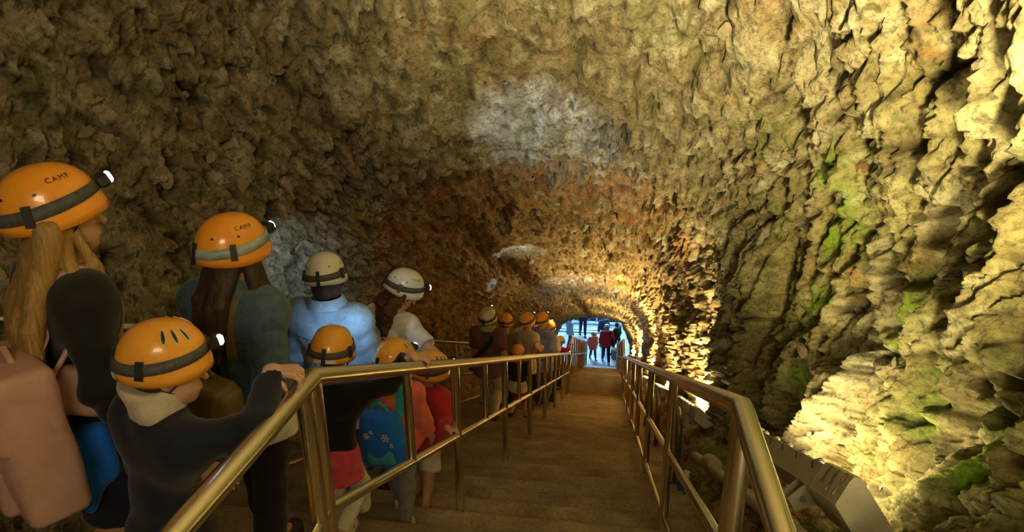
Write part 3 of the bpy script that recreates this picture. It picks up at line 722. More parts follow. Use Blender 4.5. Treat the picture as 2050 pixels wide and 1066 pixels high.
            q = np.stack(q, -1); fl = na[e[:, 0], e[:, 1], e[:, 2]]; q[~fl] = q[~fl][:, ::-1]; Qs.append(q)
        return V, np.concatenate(Qs)

def nv(v): v = np.array(v, float); return v / (np.linalg.norm(v) + 1e-9)
def ik(a, b, l1, l2, hint):
    a, b = np.array(a, float), np.array(b, float); d = b - a; L = np.linalg.norm(d); L = min(max(L, 1e-4), (l1 + l2) * .998); u = nv(d); b = a + u * L
    x = (l1 * l1 - l2 * l2 + L * L) / (2 * L); hgt = math.sqrt(max(0, l1 * l1 - x * x)); h = np.array(hint, float); h = nv(h - u * (h @ u))
    return a + u * x + h * hgt, b
def ypr(yaw, pitch=0, roll=0):                      # columns right, forward, up; yaw 0 looks down the tunnel, positive to the left; pitch positive looks up
    M = Matrix.Rotation(math.radians(yaw), 3, 'Z') @ Matrix.Rotation(math.radians(pitch), 3, 'X') @ Matrix.Rotation(math.radians(roll), 3, 'Y'); return np.array(M)

# ------------------------------------------------------------------ helmets
def txt_mesh(text):
    cu = bpy.data.curves.new('lettering', 'FONT'); cu.body = text; cu.size = 1; cu.extrude = .0; cu.align_x = 'CENTER'; cu.space_character = 1.25
    o = bpy.data.objects.new('lettering', cu); COL.objects.link(o); bpy.context.view_layer.update()
    me = bpy.data.meshes.new_from_object(o.evaluated_get(bpy.context.evaluated_depsgraph_get())); bpy.data.objects.remove(o); bpy.data.curves.remove(cu)
    v = [tuple(p.co) for p in me.vertices]; f = [tuple(p.vertices) for p in me.polygons]; bpy.data.meshes.remove(me); return v, f
def helmet(person, C, R, s, m, strap_m, kind='plain', text=False, lamp=True, aim=None, power=0, org=(0, 0, 0), hi=True, vents=False, logo=False, cone=46):
    W, Lh, Hh = .117 * s, .143 * s, .143 * s
    nt_, npf = (40, 12) if hi else (22, 8)
    def P(th, ph, off=0.0):                          # th 0 = front, ph elevation
        c = max(0.0, math.cos(ph)) ** .86; sn = math.copysign(abs(math.sin(ph)) ** .95, math.sin(ph))
        rim = 1 + .05 * max(0, 1 - ph / .22) if ph < .22 else 1
        drop = -.012 * s * (1 - math.cos(2 * th)) * .5 * max(0, 1 - ph / .5)
        return Vector(((W + off) * c * math.sin(th) * rim, (Lh + off) * c * math.cos(th) * rim - .006 * s, (Hh + off) * sn + drop))
    v = []; f = []
    phs = [-.16 + (PI / 2 + .16) * (k / npf) for k in range(npf)]
    for ph in phs:
        for k in range(nt_): v.append(P(2 * PI * k / nt_, ph))
    v.append(P(0, PI / 2)); top = len(v) - 1
    for r in range(npf - 1):
        for k in range(nt_):
            j = (k + 1) % nt_; f.append((r * nt_ + k, r * nt_ + nt_ + k, r * nt_ + nt_ + j, r * nt_ + j))
    for k in range(nt_): f.append(((npf - 1) * nt_ + k, top, (npf - 1) * nt_ + (k + 1) % nt_))
    n0 = len(v)
    for ph in (-.17, .15, .5):
        for k in range(nt_): v.append(P(2 * PI * k / nt_, ph, -.012 * s))
    for k in range(nt_):
        j = (k + 1) % nt_; f.append((k, j, n0 + j, n0 + k))
        for r in range(2): f.append((n0 + r * nt_ + k, n0 + r * nt_ + j, n0 + r * nt_ + nt_ + j, n0 + r * nt_ + nt_ + k))
    Rm = Matrix(R.tolist()); Cv = Vector(np.array(C) - np.array(org)); w = lambda p: Cv + Rm @ p
    he = link('helmet', mesh_py('helmet', [w(p) for p in v], f), m, person)
    # head-lamp strap with its cradle clips
    b = []; fb = []; p0, p1 = .10, .32
    for k in range(nt_):
        th = 2 * PI * k / nt_; e = .10 * math.cos(th)
        for ph, off in ((p0 + e, .002), (p0 + e, .0065), (p1 + e, .0065), (p1 + e, .002)): b.append(w(P(th, ph, off * s)))
    for k in range(nt_):
        j = (k + 1) % nt_
        for q in range(4): fb.append((k * 4 + q, k * 4 + (q + 1) % 4, j * 4 + (q + 1) % 4, j * 4 + q))
    link('strap', mesh_py('strap', b, fb), strap_m, he)
    for th, hh in ((PI, .15), (PI * .62, .06), (-PI * .62, .06)) if hi else ((PI, .13),):
        mb = MB()
        e = .10 * math.cos(th); q = [w(P(th + dt, p_ + e, of * s)) for of in (.004, .012) for dt, p_ in ((-.08, p0 - hh), (.08, p0 - hh), (.08, p1 + hh), (-.08, p1 + hh))]
        n = len(mb.v); mb.v += q; mb.f += [tuple(n + i for i in t) for t in ((0, 1, 2, 3), (7, 6, 5, 4), (0, 4, 5, 1), (1, 5, 6, 2), (2, 6, 7, 3), (3, 7, 4, 0))]
        mb.build('strap_clip', M_BLACK, he, smooth=False)
    if lamp:
        c = P(0, .30, .022 * s); mb = MB().box(w(c), .062 * s, .036 * s, .044 * s, Rm @ Matrix.Rotation(.25, 3, 'X'), .008)
        hl = mb.build('headlamp', M_BLACK, he)
        q = w(c + Vector((0, .019 * s, .004))); d = Rm @ Vector((0, 1, .25)).normalized()
        MB().tube([q - d * .004, q + d * .003, q + d * .008], [.019 * s, .019 * s, .012 * s], 12).build('lamp_lens', M_LENS, he)
        if aim is not None and power > 0:
            qq = q + Vector(org) + d * .03; spot('headlamp_light', qq, aim, power, COOL, cone, .9, .012)
    if text:
        tv, tf = txt_mesh('CAMP'); e = lambda x, y: w(P(math.radians(text) + .24 * x * -1 * .9, .70 + .20 * y, .0012))
        me = mesh_py('lettering', [e(p[0], p[1]) for p in tv], tf)
        link('lettering', me, M_LETTER, he)
    holes = MB()
    if vents:
        for sg in (-1, 1):
            for k in range(3):
                th = sg * (.72 + .34 * k)
                ring = [w(P(th + .055 * math.cos(a), .86 + .02 * k + .20 * math.sin(a), -.004)) for a in [2 * PI * i / 12 for i in range(12)]]
                rim = [w(P(th + .085 * math.cos(a), .86 + .02 * k + .25 * math.sin(a), .0015)) for a in [2 * PI * i / 12 for i in range(12)]]
                rim2 = [w(P(th + .060 * math.cos(a), .86 + .02 * k + .21 * math.sin(a), .004)) for a in [2 * PI * i / 12 for i in range(12)]]
                me = mesh_py('vent', rim + rim2 + ring, [(i, (i + 1) % 12, 12 + (i + 1) % 12, 12 + i) for i in range(12)] + [(12 + i, 12 + (i + 1) % 12, 24 + (i + 1) % 12, 24 + i) for i in range(12)])
                vt = link('vent', me, M_CREAM, he)
                holes = MB(); holes.v += [w(P(th + .058 * math.cos(a), .86 + .02 * k + .205 * math.sin(a), .0018)) for a in [2 * PI * i / 12 for i in range(12)]]; holes.f.append(tuple(range(12))); holes.build('vent_opening', M_BLACK, he, smooth=False)
        # pale panel under the strap at the nape
        pv = []; pf = []
        for i in range(13):
            th = PI - .55 + 1.1 * i / 12; lo = -.13 + .0 * i; up = -.12 + .20 * math.sin(PI * i / 12) ** .6
            pv += [w(P(th, lo, .0015)), w(P(th, up, .0015))]
        for i in range(12): pf.append((2 * i, 2 * i + 1, 2 * i + 3, 2 * i + 2))
        link('rear_panel', mesh_py('rear_panel', pv, pf), M_WHITE, he)
    elif hi:
        for th in (PI * .55, -PI * .55, PI * .8, -PI * .8):
            holes = MB(); holes.v += [w(P(th + .05 * math.cos(a), .52 + .035 * math.sin(a), .001)) for a in [2 * PI * i / 8 for i in range(8)]]; holes.f.append(tuple(range(8))); holes.build('rivet', M_BLACK, he, smooth=False)
    if hi:
        ch = w(Vector((0, .055 * s, -.125 * s))); mb = MB()
        for sg in (-1, 1):
            a, b2 = w(P(sg * PI * .36, -.1, -.004)), w(P(sg * PI * .62, -.1, -.004)); mid = w(Vector((sg * .078 * s, .012 * s, -.085 * s)))
            mb.tube([a, mid], .005, 6, flat=.4); mb.tube([b2, mid], .005, 6, flat=.4); mb.tube([mid, w(Vector((sg * .045 * s, .05 * s, -.118 * s))), ch], .005, 6, flat=.4)
        mb.build('chin_strap', M_BLACK, he)
    return he

# ------------------------------------------------------------------ people
def hand(S, wr, d, pn, side, L, curl, spread=.5):
    """wr wrist, d finger direction, pn palm normal (towards what is held), side = thumb direction, L hand length; curl in degrees per joint"""
    d, pn = nv(d), nv(pn); pn = nv(pn - d * (pn @ d)); sd = np.cross(d, pn); sd = sd if sd @ np.array(side) > 0 else -sd
    pl = L * .52; w = L * .21
    for q in (-1, -.33, .33, 1):
        S.cone(wr + sd * q * w * .45, wr + d * pl + sd * q * w * .95, L * .085, L * .075, L * .06)
    for i, (q, ln) in enumerate(((1, .40), (.34, .46), (-.32, .42), (-.95, .33))):
        p = wr + d * pl + sd * q * w; a = 0; r = L * .058
        for seg, fr in enumerate((.45, .32, .23)):
            a += math.radians(curl * (.7, 1, .9)[seg]); dd = d * math.cos(a) + pn * math.sin(a) + sd * q * .04 * spread; nx = p + nv(dd) * L * ln * fr
            S.cone(p, nx, r, r * .88, .004); p = nx; r *= .88
    p = wr + d * L * .10 + sd * w * .9
    q1 = p + nv(d * .7 + sd * .75 + pn * .25) * L * .20; q2 = q1 + nv(d * .85 + sd * .15 + pn * (.2 + curl / 70)) * L * .17; q3 = q2 + nv(d * .6 - sd * .1 + pn * (.3 + curl / 50)) * L * .12
    S.cone(p, q1, L * .085, L * .068, L * .05); S.cone(q1, q2, L * .066, L * .058, .004); S.cone(q2, q3, L * .058, L * .045, .004)

def obj_from(S, name, m, root):
    r = S.mesh()
    if r is None: return None
    return link(name, mesh_np(name, r[0], r[1], origin=tuple(root.location)), m, root)

def person(label, top, y, H=None, yaw=0, head=(0, 0, 0), lean=(0, 0), arms=None, step=None, vox=.009, group=None, child=False,
           shirt=None, legs=None, shoes=M_SHOED, hair=None, helm=None, skin=M_SKIN, stuff=None, belly=1.0, base=None, feet_yaw=None, hscale=1.0, fem=False, hands_hi=True, wide=1.0):
    """top = pixel of the helmet top used to find where the person stands; y = distance down the tunnel"""
    tp = at_y(top[0], top[1], y); x = tp.x; fl_ = floor_at(y) if base is None else base
    Ht = tp.z - fl_ if H is None else H
    F0 = ypr(yaw); FW, RT_ = F0[:, 1], F0[:, 0]; UP = np.array([0, 0, 1.])
    hs = (.90 if child else 1.0) * hscale
    pos = np.array([x, y, fl_])
    for it in range(9):
        Hb = Ht - .055; hh = .115 + .065 * Hb
        ta = math.radians(lean[0]); tb = math.radians(lean[1])
        AX = nv(UP * math.cos(ta) * math.cos(tb) + FW * math.sin(ta) + RT_ * math.sin(tb))
        CH = nv(FW - AX * (FW @ AX)); CR = np.cross(CH, AX)
        hip = pos + UP * .515 * Hb - FW * math.sin(ta) * .05
        sho = hip + AX * .30 * Hb
        HR = ypr(*head); hr, hf, hu = HR[:, 0], HR[:, 1], HR[:, 2]
        nk = sho + AX * .015 * Hb
        hc = nk + nv(AX * .6 + UP * .25 + hf * .30) * (.05 * Hb + .18 * hh) + hu * .28 * hh
        ht = hc + hu * (.5 * hh + .055)
        if H is None and it < 8:
            Ht += tp.z - ht[2]
        pos[0] += tp.x - ht[0]; pos[1] += (tp.y - ht[1]) * (1 if it < 4 else 0)
        pos[2] = floor_at(pos[1]) if base is None else base
    root = empty('person', tuple(pos), label, 'person', group)
    k_ = Hb; sw = (.105 if not fem else .094) * k_ * wide; belly = belly * wide; hw = .052 * k_
    shl = {s: sho + CR * s * sw - AX * .008 * k_ for s in (-1, 1)}
    arms = arms or {}
    A = {}
    for s in (-1, 1):
        tgt = arms.get(s, {}); w = tgt.get('to')
        if 'rel' in tgt: q = tgt['rel']; w = shl[s] + CR * s * q[0] * k_ + FW * q[1] * k_ + UP * q[2] * k_
        elif w is None: w = shl[s] - UP * .30 * k_ + CR * s * .045 * k_ + FW * tgt.get('fwd', .03) * k_
        else: w = np.array(w, float)
        hint = tgt.get('hint'); hint = (-FW * .5 - UP * .7 + CR * s * .5) if hint is None else np.array(hint)
        el, wr = ik(shl[s], w, .165 * k_, .150 * k_, hint); A[s] = (el, wr)
    G = {}
    st = step or (.10, -.10); fy = ypr(yaw if feet_yaw is None else feet_yaw)
    for s in (-1, 1):
        off = st[0] if s < 0 else st[1]; ft = pos + fy[:, 1] * off * k_ + RT_ * s * hw * 1.1; ft[2] = (floor_at(ft[1]) if base is None else base) + .045 * k_ * .95
        hj = hip + RT_ * s * hw; kn, an = ik(hj, ft, .245 * k_, .24 * k_, FW); G[s] = (hj, kn, an)
    pts = [hc + hu * .4, hc - hf * .3, pos, hip, sho] + [q for s in (-1, 1) for q in (*A[s], *G[s])] + [A[s][1] + nv(A[s][1] - A[s][0]) * .11 * k_ for s in (-1, 1)]
    lo = np.min(pts, 0) - .16; hi = np.max(pts, 0) + .16; lo[2] = min(lo[2], pos[2] - .25)
    # --- the body, one surface
    def torso(S, t, k=.03):
        bl = belly
        S.cone(hip - UP * .01 * k_ - RT_ * hw * .55, hip - UP * .01 * k_ + RT_ * hw * .55, .066 * k_ + t, .066 * k_ + t, k)
        S.cone(hip + AX * .02 * k_, hip + AX * .13 * k_, .072 * k_ * bl + t, .066 * k_ * bl + t, k * 1.5, CH, .80)
        S.cone(hip + AX * .10 * k_, hip + AX * .235 * k_, .069 * k_ * bl + t, .083 * k_ * min(1, wide) + t, k * 1.5, CH, .74)
        S.cone(sho - AX * .05 * k_ - CR * sw * .62, sho - AX * .05 * k_ + CR * sw * .62, .048 * k_ + t, .048 * k_ + t, k * 1.5)
        for s in (-1, 1): S.cone(nk, shl[s], .036 * k_ + t, .036 * k_ + t, k)
    def arm(S, s, t, upto=1.0, k=.02, t2=None):
        el, wr = A[s]; t2 = t if t2 is None else t2
        if upto <= .5:
            e = shl[s] + (el - shl[s]) * (upto * 2); S.cone(shl[s], e, .033 * k_ + t, .030 * k_ + t2, k, flatend=True)
        else:
            S.cone(shl[s], el, .031 * k_ + t, .024 * k_ + t, k); e = el + (wr - el) * ((upto - .5) * 2); S.cone(el, e, .025 * k_ + t, .0185 * k_ + t2, k, flatend=upto < 1.0)
    def leg(S, s, t, upto=1.0, k=.025, t2=None):
        hj, kn, an = G[s]; t2 = t if t2 is None else t2
        if upto <= .5:
            e = hj + (kn - hj) * upto * 2; S.cone(hj, e, .054 * k_ + t, .042 * k_ + t2, k, flatend=True)
        else:
            S.cone(hj, kn, .053 * k_ + t, .034 * k_ + t, k); e = kn + (an - kn) * ((upto - .5) * 2)
            S.cone(kn, e, .034 * k_ + t, .024 * k_ + t2, k, flatend=upto < 1.0); S.cone(kn - UP * .02 * k_ - FW * .008 * k_, kn - UP * .10 * k_ - FW * .012 * k_, .032 * k_ + t, .031 * k_ + t, k)
    S = Sdf(vox, lo, hi); torso(S, 0)
    for s in (-1, 1):
        arm(S, s, 0); leg(S, s, 0)
        hd = arms.get(s, {}); el, wr = A[s]
        an = G[s][2]; S.cone(an, an - UP * .02 * k_ + fy[:, 1] * .06 * k_, .022 * k_, .018 * k_, .02)
    S.cone(nk - AX * .02 * k_, hc - hu * .22 * hh - hf * .06 * hh, .034 * k_, .27 * hh, .03)
    S.ell(hc + hu * .09 * hh - hf * .04 * hh, (.345 * hh, .425 * hh, .40 * hh), HR, .02)
    S.ell(hc - hu * .24 * hh + hf * .09 * hh, (.265 * hh, .29 * hh, .25 * hh), HR, .03)
    if vox < .012:
        S.ell(hc - hu * .40 * hh + hf * .27 * hh, (.10 * hh, .08 * hh, .08 * hh), HR, .02)
        S.cone(hc + hf * .385 * hh + hu * .02 * hh, hc + hf * .47 * hh - hu * .13 * hh, .03 * hh, .055 * hh, .012)
        S.cone(hc + hf * .37 * hh - hu * .265 * hh - hr * .07 * hh, hc + hf * .37 * hh - hu * .265 * hh + hr * .07 * hh, .035 * hh, .035 * hh, .012)
        S.cone(hc + hf * .375 * hh + hu * .09 * hh - hr * .16 * hh, hc + hf * .375 * hh + hu * .09 * hh + hr * .16 * hh, .04 * hh, .04 * hh, .015)
        for s in (-1, 1): S.ell(hc + hr * s * .345 * hh - hf * .02 * hh - hu * .03 * hh, (.035 * hh, .085 * hh, .13 * hh), HR, .01)
    hv = .0045 if hands_hi else vox
    if not hands_hi:
        for s in (-1, 1):
            hd = arms.get(s, {}); el, wr = A[s]; d = hd.get('dir'); d = nv(wr - el) if d is None else nv(d)
            hand(S, wr, d, hd.get('palm', -CR * s), hd.get('thumb', FW), (.105 if not child else .11) * k_ * 1.2, hd.get('curl', 28))
    r = S.mesh(); V, Q = r
    if hands_hi:
        for s in (-1, 1):
            hd = arms.get(s, {}); el, wr = A[s]; d = hd.get('dir'); d = nv(wr - el) if d is None else nv(d); Lh = .108 * k_ * hd.get('size', 1)
            T = Sdf(hv, wr - Lh * 1.5, wr + Lh * 1.5); hand(T, wr, d, hd.get('palm', -CR * s), hd.get('thumb', FW), Lh, hd.get('curl', 28)); T.cone(wr - nv(wr - el) * .35 * Lh, wr + d * Lh * .05, .0185 * k_, .0185 * k_, .012)
            V2, Q2 = T.mesh(); Q = np.concatenate([Q, Q2 + len(V)]); V = np.concatenate([V, V2])
    body = link('body', mesh_np('body', V, Q, origin=tuple(pos)), skin, root)
    L0 = lambda p: tuple(np.array(p) - pos)
    if vox < .012:
        for s in (-1, 1):
            c = hc + hr * s * .145 * hh + hf * .372 * hh + hu * .02 * hh; e = MB(); u8 = 10
            for a in range(5):
                for b in range(u8):
                    th = a / 4 * 1.3; e.v.append(L0(c + (hf * math.cos(th) + (hr * math.cos(2 * PI * b / u8) * 1.1 + hu * math.sin(2 * PI * b / u8) * .6) * math.sin(th)) * .065 * hh))
            e.f = [(a * u8 + b, a * u8 + (b + 1) % u8, a * u8 + u8 + (b + 1) % u8, a * u8 + u8 + b) for a in range(4) for b in range(u8)]
            me = mesh_py('eye', e.v, e.f); o = link('eye', me, [M_EYE, M_EYEW], body)
            for p in me.polygons: p.material_index = 0 if p.index < u8 * 2 else 1
            MB().tube([L0(c + hu * .10 * hh - hr * s * .07 * hh + hf * .01 * hh), L0(c + hu * .125 * hh + hf * .012 * hh), L0(c + hu * .095 * hh + hr * s * .085 * hh - hf * .02 * hh)], [.012 * hh, .016 * hh, .008 * hh], 6).build('eyebrow', M_EYE, body)
        MB().tube([L0(hc + hf * q[1] * hh - hu * .275 * hh + hr * q[0] * hh) for q in ((-.12, .345), (-.05, .395), (0, .398), (.05, .395), (.12, .345))], [.008 * hh, .022 * hh, .022 * hh, .022 * hh, .008 * hh], 6).build('lips', M_LIP, body)
    ctx = dict(root=root, pos=pos, hip=hip, sho=sho, AX=AX, CH=CH, CR=CR, FW=FW, RT=RT_, UP=UP, k=k_, hh=hh, hc=hc, HR=HR, A=A, G=G, shl=shl, nk=nk, sw=sw, L0=L0, torso=torso, arm=arm, leg=leg, lo=lo, hi=hi, vox=vox, hs=hs)
    # --- clothes
    sd = (hash(label) % 97) * .13 if False else (sum(map(ord, label)) % 97) * .13
    for it in (shirt or []):
        nm, m, t, slv, hem = it[:5]; opt = it[5] if len(it) > 5 else {}
        S = Sdf(vox, lo, hi); torso(S, t)
        if hem > 0:
            for s in (-1, 1): hj, kn, an = G[s]; S.cone(hip + RT_ * s * hw * .5, hip - UP * (hem + .03) * k_ + RT_ * s * hw * .7 + (hj + (kn - hj) * .5 - hj) * .0, .066 * k_ + t * 1.2, .072 * k_ + t * 1.6, .04)
        S.folds(.005 if not child else .004, 26 if not child else 34, sd); S.folds(.006 if not child else .0045, 46, sd + 3, .32)
        S.cut(hip - UP * hem * k_, -(AX * .5 + UP * .5)); S.cut(nk + AX * (.028 + opt.get('collar', 0)) * k_, AX)
        if opt.get('collar', 0) > 0: S.cone(nk, nk + AX * (.03 + opt['collar']) * k_, .040 * k_ + t, .040 * k_ + t, .02, flatend=True)
        if slv > 0:
            T = Sdf(vox, lo, hi)
            for s in (-1, 1): arm(T, s, t, slv, t2=t + (.004 if slv > .5 else .008)); T.cone(shl[s] - CR * s * sw * .35 - AX * .012 * k_, shl[s], .030 * k_ + t, .034 * k_ + t, .02)
            T.folds(.009 if not child else .006, 34, sd + 5, 1.4)
            hq = np.maximum(.06 - np.abs(S.f - T.f), 0) / .06; S.f = np.minimum(S.f, T.f) - hq * hq * .015
        o = obj_from(S, nm, m, root); ctx[nm] = o
    for it in (legs or []):
        nm, m, t, ln = it[:4]; S = Sdf(vox, lo, hi)
        S.cone(hip + UP * .0 - RT_ * hw * .55, hip + RT_ * hw * .55, .070 * k_ + t, .070 * k_ + t, .03); S.cone(hip, hip + AX * .07 * k_, .073 * k_ + t, .070 * k_ + t, .03, CH, .82)
        if nm == 'skirt':
            S.cone(hip, hip - UP * ln * k_, .075 * k_ + t, .11 * k_ + t, .03, flatend=True)
        else:
            for s in (-1, 1): leg(S, s, t, ln, t2=t + (.006 if ln > .8 else .014))
        S.folds(.004 if t > .006 else .0012, 26, sd + 2, 1.6); S.cut(hip + AX * .075 * k_, AX)
        obj_from(S, nm, m, root)
    if shoes is not None:
        for s in (-1, 1):
            hj, kn, an = G[s]; d = fy[:, 1]; T = Sdf(min(vox, .008), an - .16 - .1, an + .16 + .1); zb = an - UP * .043 * k_
            T.cone(zb + UP * .022 * k_ - d * .012 * k_, zb + UP * .018 * k_ + d * .075 * k_, .027 * k_, .024 * k_, .015, RT_, 1.05); T.cone(an - UP * .005 * k_, zb + UP * .02 * k_, .028 * k_, .026 * k_, .02); T.cut(zb + UP * .002, -UP); T.cut(an + UP * .004 * k_, UP)
            sh = obj_from(T, 'shoe', shoes, root)
            mb = MB(); ring = [(-.038, 0), (-.03, .02), (0, .027), (.05, .029), (.085, .024), (.10, 0)]
            ring = ring + [(a, -b) for a, b in ring[-2:0:-1]]
            for z in (-.002, .012):
                for a, b in ring: mb.v.append(L0(zb + d * a * k_ + fy[:, 0] * b * k_ + UP * z * k_))
            n = len(ring); mb.f = [(i, (i + 1) % n, n + (i + 1) % n, n + i) for i in range(n)] + [tuple(range(n))[::-1], tuple(range(n, 2 * n))]
            if sh is not None: mb.build('sole', M_RUB if shoes in (M_SHOEW, M_SHOER) else M_BLACK, sh, smooth=False)
    # --- hair
    if hair:
        kind, m = hair; S = Sdf(vox, lo, hi); e = HR
        S.ell(hc + hu * .10 * hh - hf * .08 * hh, (.40 * hh, .44 * hh, .44 * hh), e, .02)
        S.cut(hc + hf * .22 * hh, hf * .8 - hu * .25) if kind != 'short' else S.cut(hc + hf * .12 * hh, hf * .7 - hu * .5)
        if kind == 'short': S.cut(hc - hu * .20 * hh, -hu)
        if kind == 'bob': S.ell(hc - hu * .26 * hh - hf * .14 * hh, (.37 * hh, .33 * hh, .34 * hh), e, .04); S.cut(hc + hf * .16 * hh, hf * .8); S.folds(.004, 80, 2, .2)
        if kind in ('long', 'curly', 'straight'):
            ln = {'long': .26, 'straight': .40, 'curly': .29}[kind] * k_; back = -hf * .30 * hh; wd = {'long': .28, 'straight': .44, 'curly': .36}[kind] * hh
            n = 9
            for i in range(n):
                q = (i / (n - 1) - .5) * 2; a = hc + hr * q * wd + back * (1 - .45 * q * q) - hu * .05 * hh
                if kind == 'curly': b = a - UP * ln * (.85 + .2 * math.sin(i * 2.1)) - hf * .10 * k_ + hr * q * .06 * k_ - CH * .01
                else: b = a * 0 + sho - CH * (.098 * k_) + CR * q * wd * (1.0 if kind == 'long' else 1.2) - AX * (ln - .14 * k_ + .035 * math.sin(i * 1.9) * k_ - .07 * q * q * k_)
                mid = (a + b) / 2 - (CH * .022 * k_ if kind != 'curly' else hf * .02 * k_)
                r0 = {'long': .15, 'straight': .17, 'curly': .20}[kind] * hh; S.cone(a, mid, r0, r0 * (.85 if kind != 'curly' else 1.1), .012); S.cone(mid, b, r0 * (.85 if kind != 'curly' else 1.1), r0 * (.35 if kind != 'curly' else .55), .012)
            if kind != 'curly':
                for s in (-1, 1):
                    for q in (0, 1):
                        a = hc + hr * s * (.36 - .03 * q) * hh + hf * (.10 - .16 * q) * hh - hu * .02 * hh; b = sho + CR * s * (.06 + .02 * q) * k_ + CH * (.055 - .05 * q) * k_ - AX * (.05 + .02 * q) * k_; mid = (a + b) / 2 + CR * s * .012
                        S.cone(a, mid, .09 * hh, .11 * hh, .02); S.cone(mid, b, .11 * hh, .03 * hh, .02)
            if kind == 'curly': S.folds(.011, 62, 3); S.folds(.006, 130, 5)
            else: S.folds(.009, 52, 1, .16); S.folds(.004, 130, 2, .08)
        if kind == 'tail':
            a = hc - hf * .40 * hh - hu * .05 * hh; b = sho - CH * .09 * k_ - AX * .05 * k_; S.cone(a, (a + b) / 2 - hf * .03 * k_, .10 * hh, .17 * hh, .02); S.cone((a + b) / 2 - hf * .03 * k_, b, .17 * hh, .05 * hh, .02)
        obj_from(S, 'hair', m, root)
    if helm:
        hm = dict(helm); tip = hm.pop('tip', 0); HT = HR @ np.array(Matrix.Rotation(math.radians(tip), 3, 'X')); col = hm.pop('m'); stp = hm.pop('strap', M_STRAP)
        helmet(root, hc + hu * (.5 * hh + .055 - .143 * hs + .0006 * tip) - hf * (.02 + .004 * tip) * hh, HT, hs, col, stp, org=pos, hi=vox < .012, **hm)
    def tree():
        vs, fs = [], []
        for o in root.children:
            if o.type == 'MESH' and o.name.split('.')[0] in ('shirt', 'jacket', 't_shirt', 'polo_shirt', 'sweatshirt'):
                n = len(vs); vs += [v.co.copy() for v in o.data.vertices]; fs += [tuple(n + i for i in p.vertices) for p in o.data.polygons]
        return BVHTree.FromPolygons(vs, fs) if vs else None
    ctx['tree'] = tree
    print('PERSON', label[:30], 'H %.2f' % Ht, 'pos', np.round(pos, 2), 'miss', np.round(ht - np.array(tp), 3))
    return ctx

# bags
def straps(c, m, root, off=.5, low=.20, w=.028, fold=.0, back=.085, sides=(-1, 1)):
    k, CR, AX, CH, sho, hip = c['k'], c['CR'], c['AX'], c['CH'], c['sho'], c['hip']; tree = c['tree']()
    for s in sides:
        q = CR * s * c['sw'] * off; top = sho + AX * .052 * k + q
        P = [hip + AX * low * k + q * 1.2 - CH * back * k, sho - AX * .06 * k + q * 1.05 - CH * .088 * k, sho + AX * .012 * k + q - CH * .066 * k, top, sho + AX * .012 * k + q + CH * .062 * k, sho - AX * .06 * k + q * 1.1 + CH * .086 * k, hip + AX * .14 * k + q * 1.5 + CH * .078 * k, hip + AX * .10 * k + q * 2.0]
        P = [Vector(p) - root.location for p in P]
        Q = catmull(np.array(P), np.linspace(0, 1, 34)); R = []
        for i, p in enumerate(Q):
            p = Vector(p)
            if tree is not None:
                loc, nrm, _, dist = tree.find_nearest(p + root.location - Vector(c['pos'].tolist()))
                if loc is not None and i > 2: p = loc + nrm * .006 + Vector(c['pos'].tolist()) - root.location
            R.append(p)
        for _ in range(2): R = [R[0]] + [(R[i - 1] + R[i] * 2 + R[i + 1]) / 4 for i in range(1, len(R) - 1)] + [R[-1]]
        ns = []
        for p in R:
            if tree is None: ns.append(Vector(CH)); continue
            loc, nrm, _, dist = tree.find_nearest(p + root.location - Vector(c['pos'].tolist())); ns.append(nrm)
        mb = MB()
        for i, p in enumerate(R):
            t = (R[min(i + 1, len(R) - 1)] - R[max(i - 1, 0)]).normalized(); nn = (ns[i] - t * ns[i].dot(t)).normalized(); ww = t.cross(nn)
            for a, b in ((-1, -.003), (-1, .003), (0, .007), (1, .003), (1, -.003)): mb.v.append(p + ww * a * w + nn * b)
        for i in range(len(R) - 1):
            for q in range(5): mb.f.append((i * 5 + q, i * 5 + (q + 1) % 5, i * 5 + 5 + (q + 1) % 5, i * 5 + 5 + q))
        mb.build('shoulder_strap', m, root)
def backpack(c, name, label, m, size, drop, gap, flap=None, pocket=None, straps_m=None, tilt=0, yawo=0, soft=.03, vox=.009, extra=None, taper=.12, off=.5, side=0, w=.028):
    k, CR, AX, CH, sho, hip = c['k'], c['CR'], c['AX'], c['CH'], c['sho'], c['hip']
    ctr = sho - AX * drop - CH * gap + CR * side; Rb = np.stack([CR, CH, AX], 1)
    if tilt: Rb = Rb @ np.array(Matrix.Rotation(math.radians(tilt), 3, 'Y'))
    root = empty(name, tuple(ctr), label, 'backpack'); w_, d_, h_ = size
    S = Sdf(vox, ctr - max(size), ctr + max(size)); S.rbox(ctr, (w_ / 2, d_ / 2, h_ / 2), soft, Rb, .02, taper); S.ell(ctr - Rb[:, 1] * d_ * .10, (w_ * .50, d_ * .60, h_ * .52), Rb, .05); S.folds(.005, 22, 1); obj_from(S, 'bag', m, root)
    b = Rb[:, 1] * -1; u = Rb[:, 2]; r = Rb[:, 0]
    if flap is not None:
        S = Sdf(vox, ctr - max(size), ctr + max(size)); S.rbox(ctr + u * h_ * .30 + b * .012, (w_ * .47, d_ * .55, h_ * .26), soft, Rb, .02, taper * .4); obj_from(S, 'flap', flap, root)
    if pocket is not None:
        S = Sdf(vox, ctr - max(size), ctr + max(size)); S.rbox(ctr - u * h_ * .22 + b * d_ * .42, (w_ * .36, d_ * .28, h_ * .20), soft * .8, Rb, .02, 0); obj_from(S, 'pocket', pocket, root)
    p = [Vector(ctr + u * (h_ * .49) + r * q * .05 - Rb[:, 1] * -.01 + u * z) - root.location for q, z in ((-1, -.01), (-.8, .035), (0, .055), (.8, .035), (1, -.01))]
    MB().tube(p, .009, 8).build('grab_handle', straps_m or m, root)
    straps(c, straps_m or m, root, off, w=w)
    return root, ctr, Rb
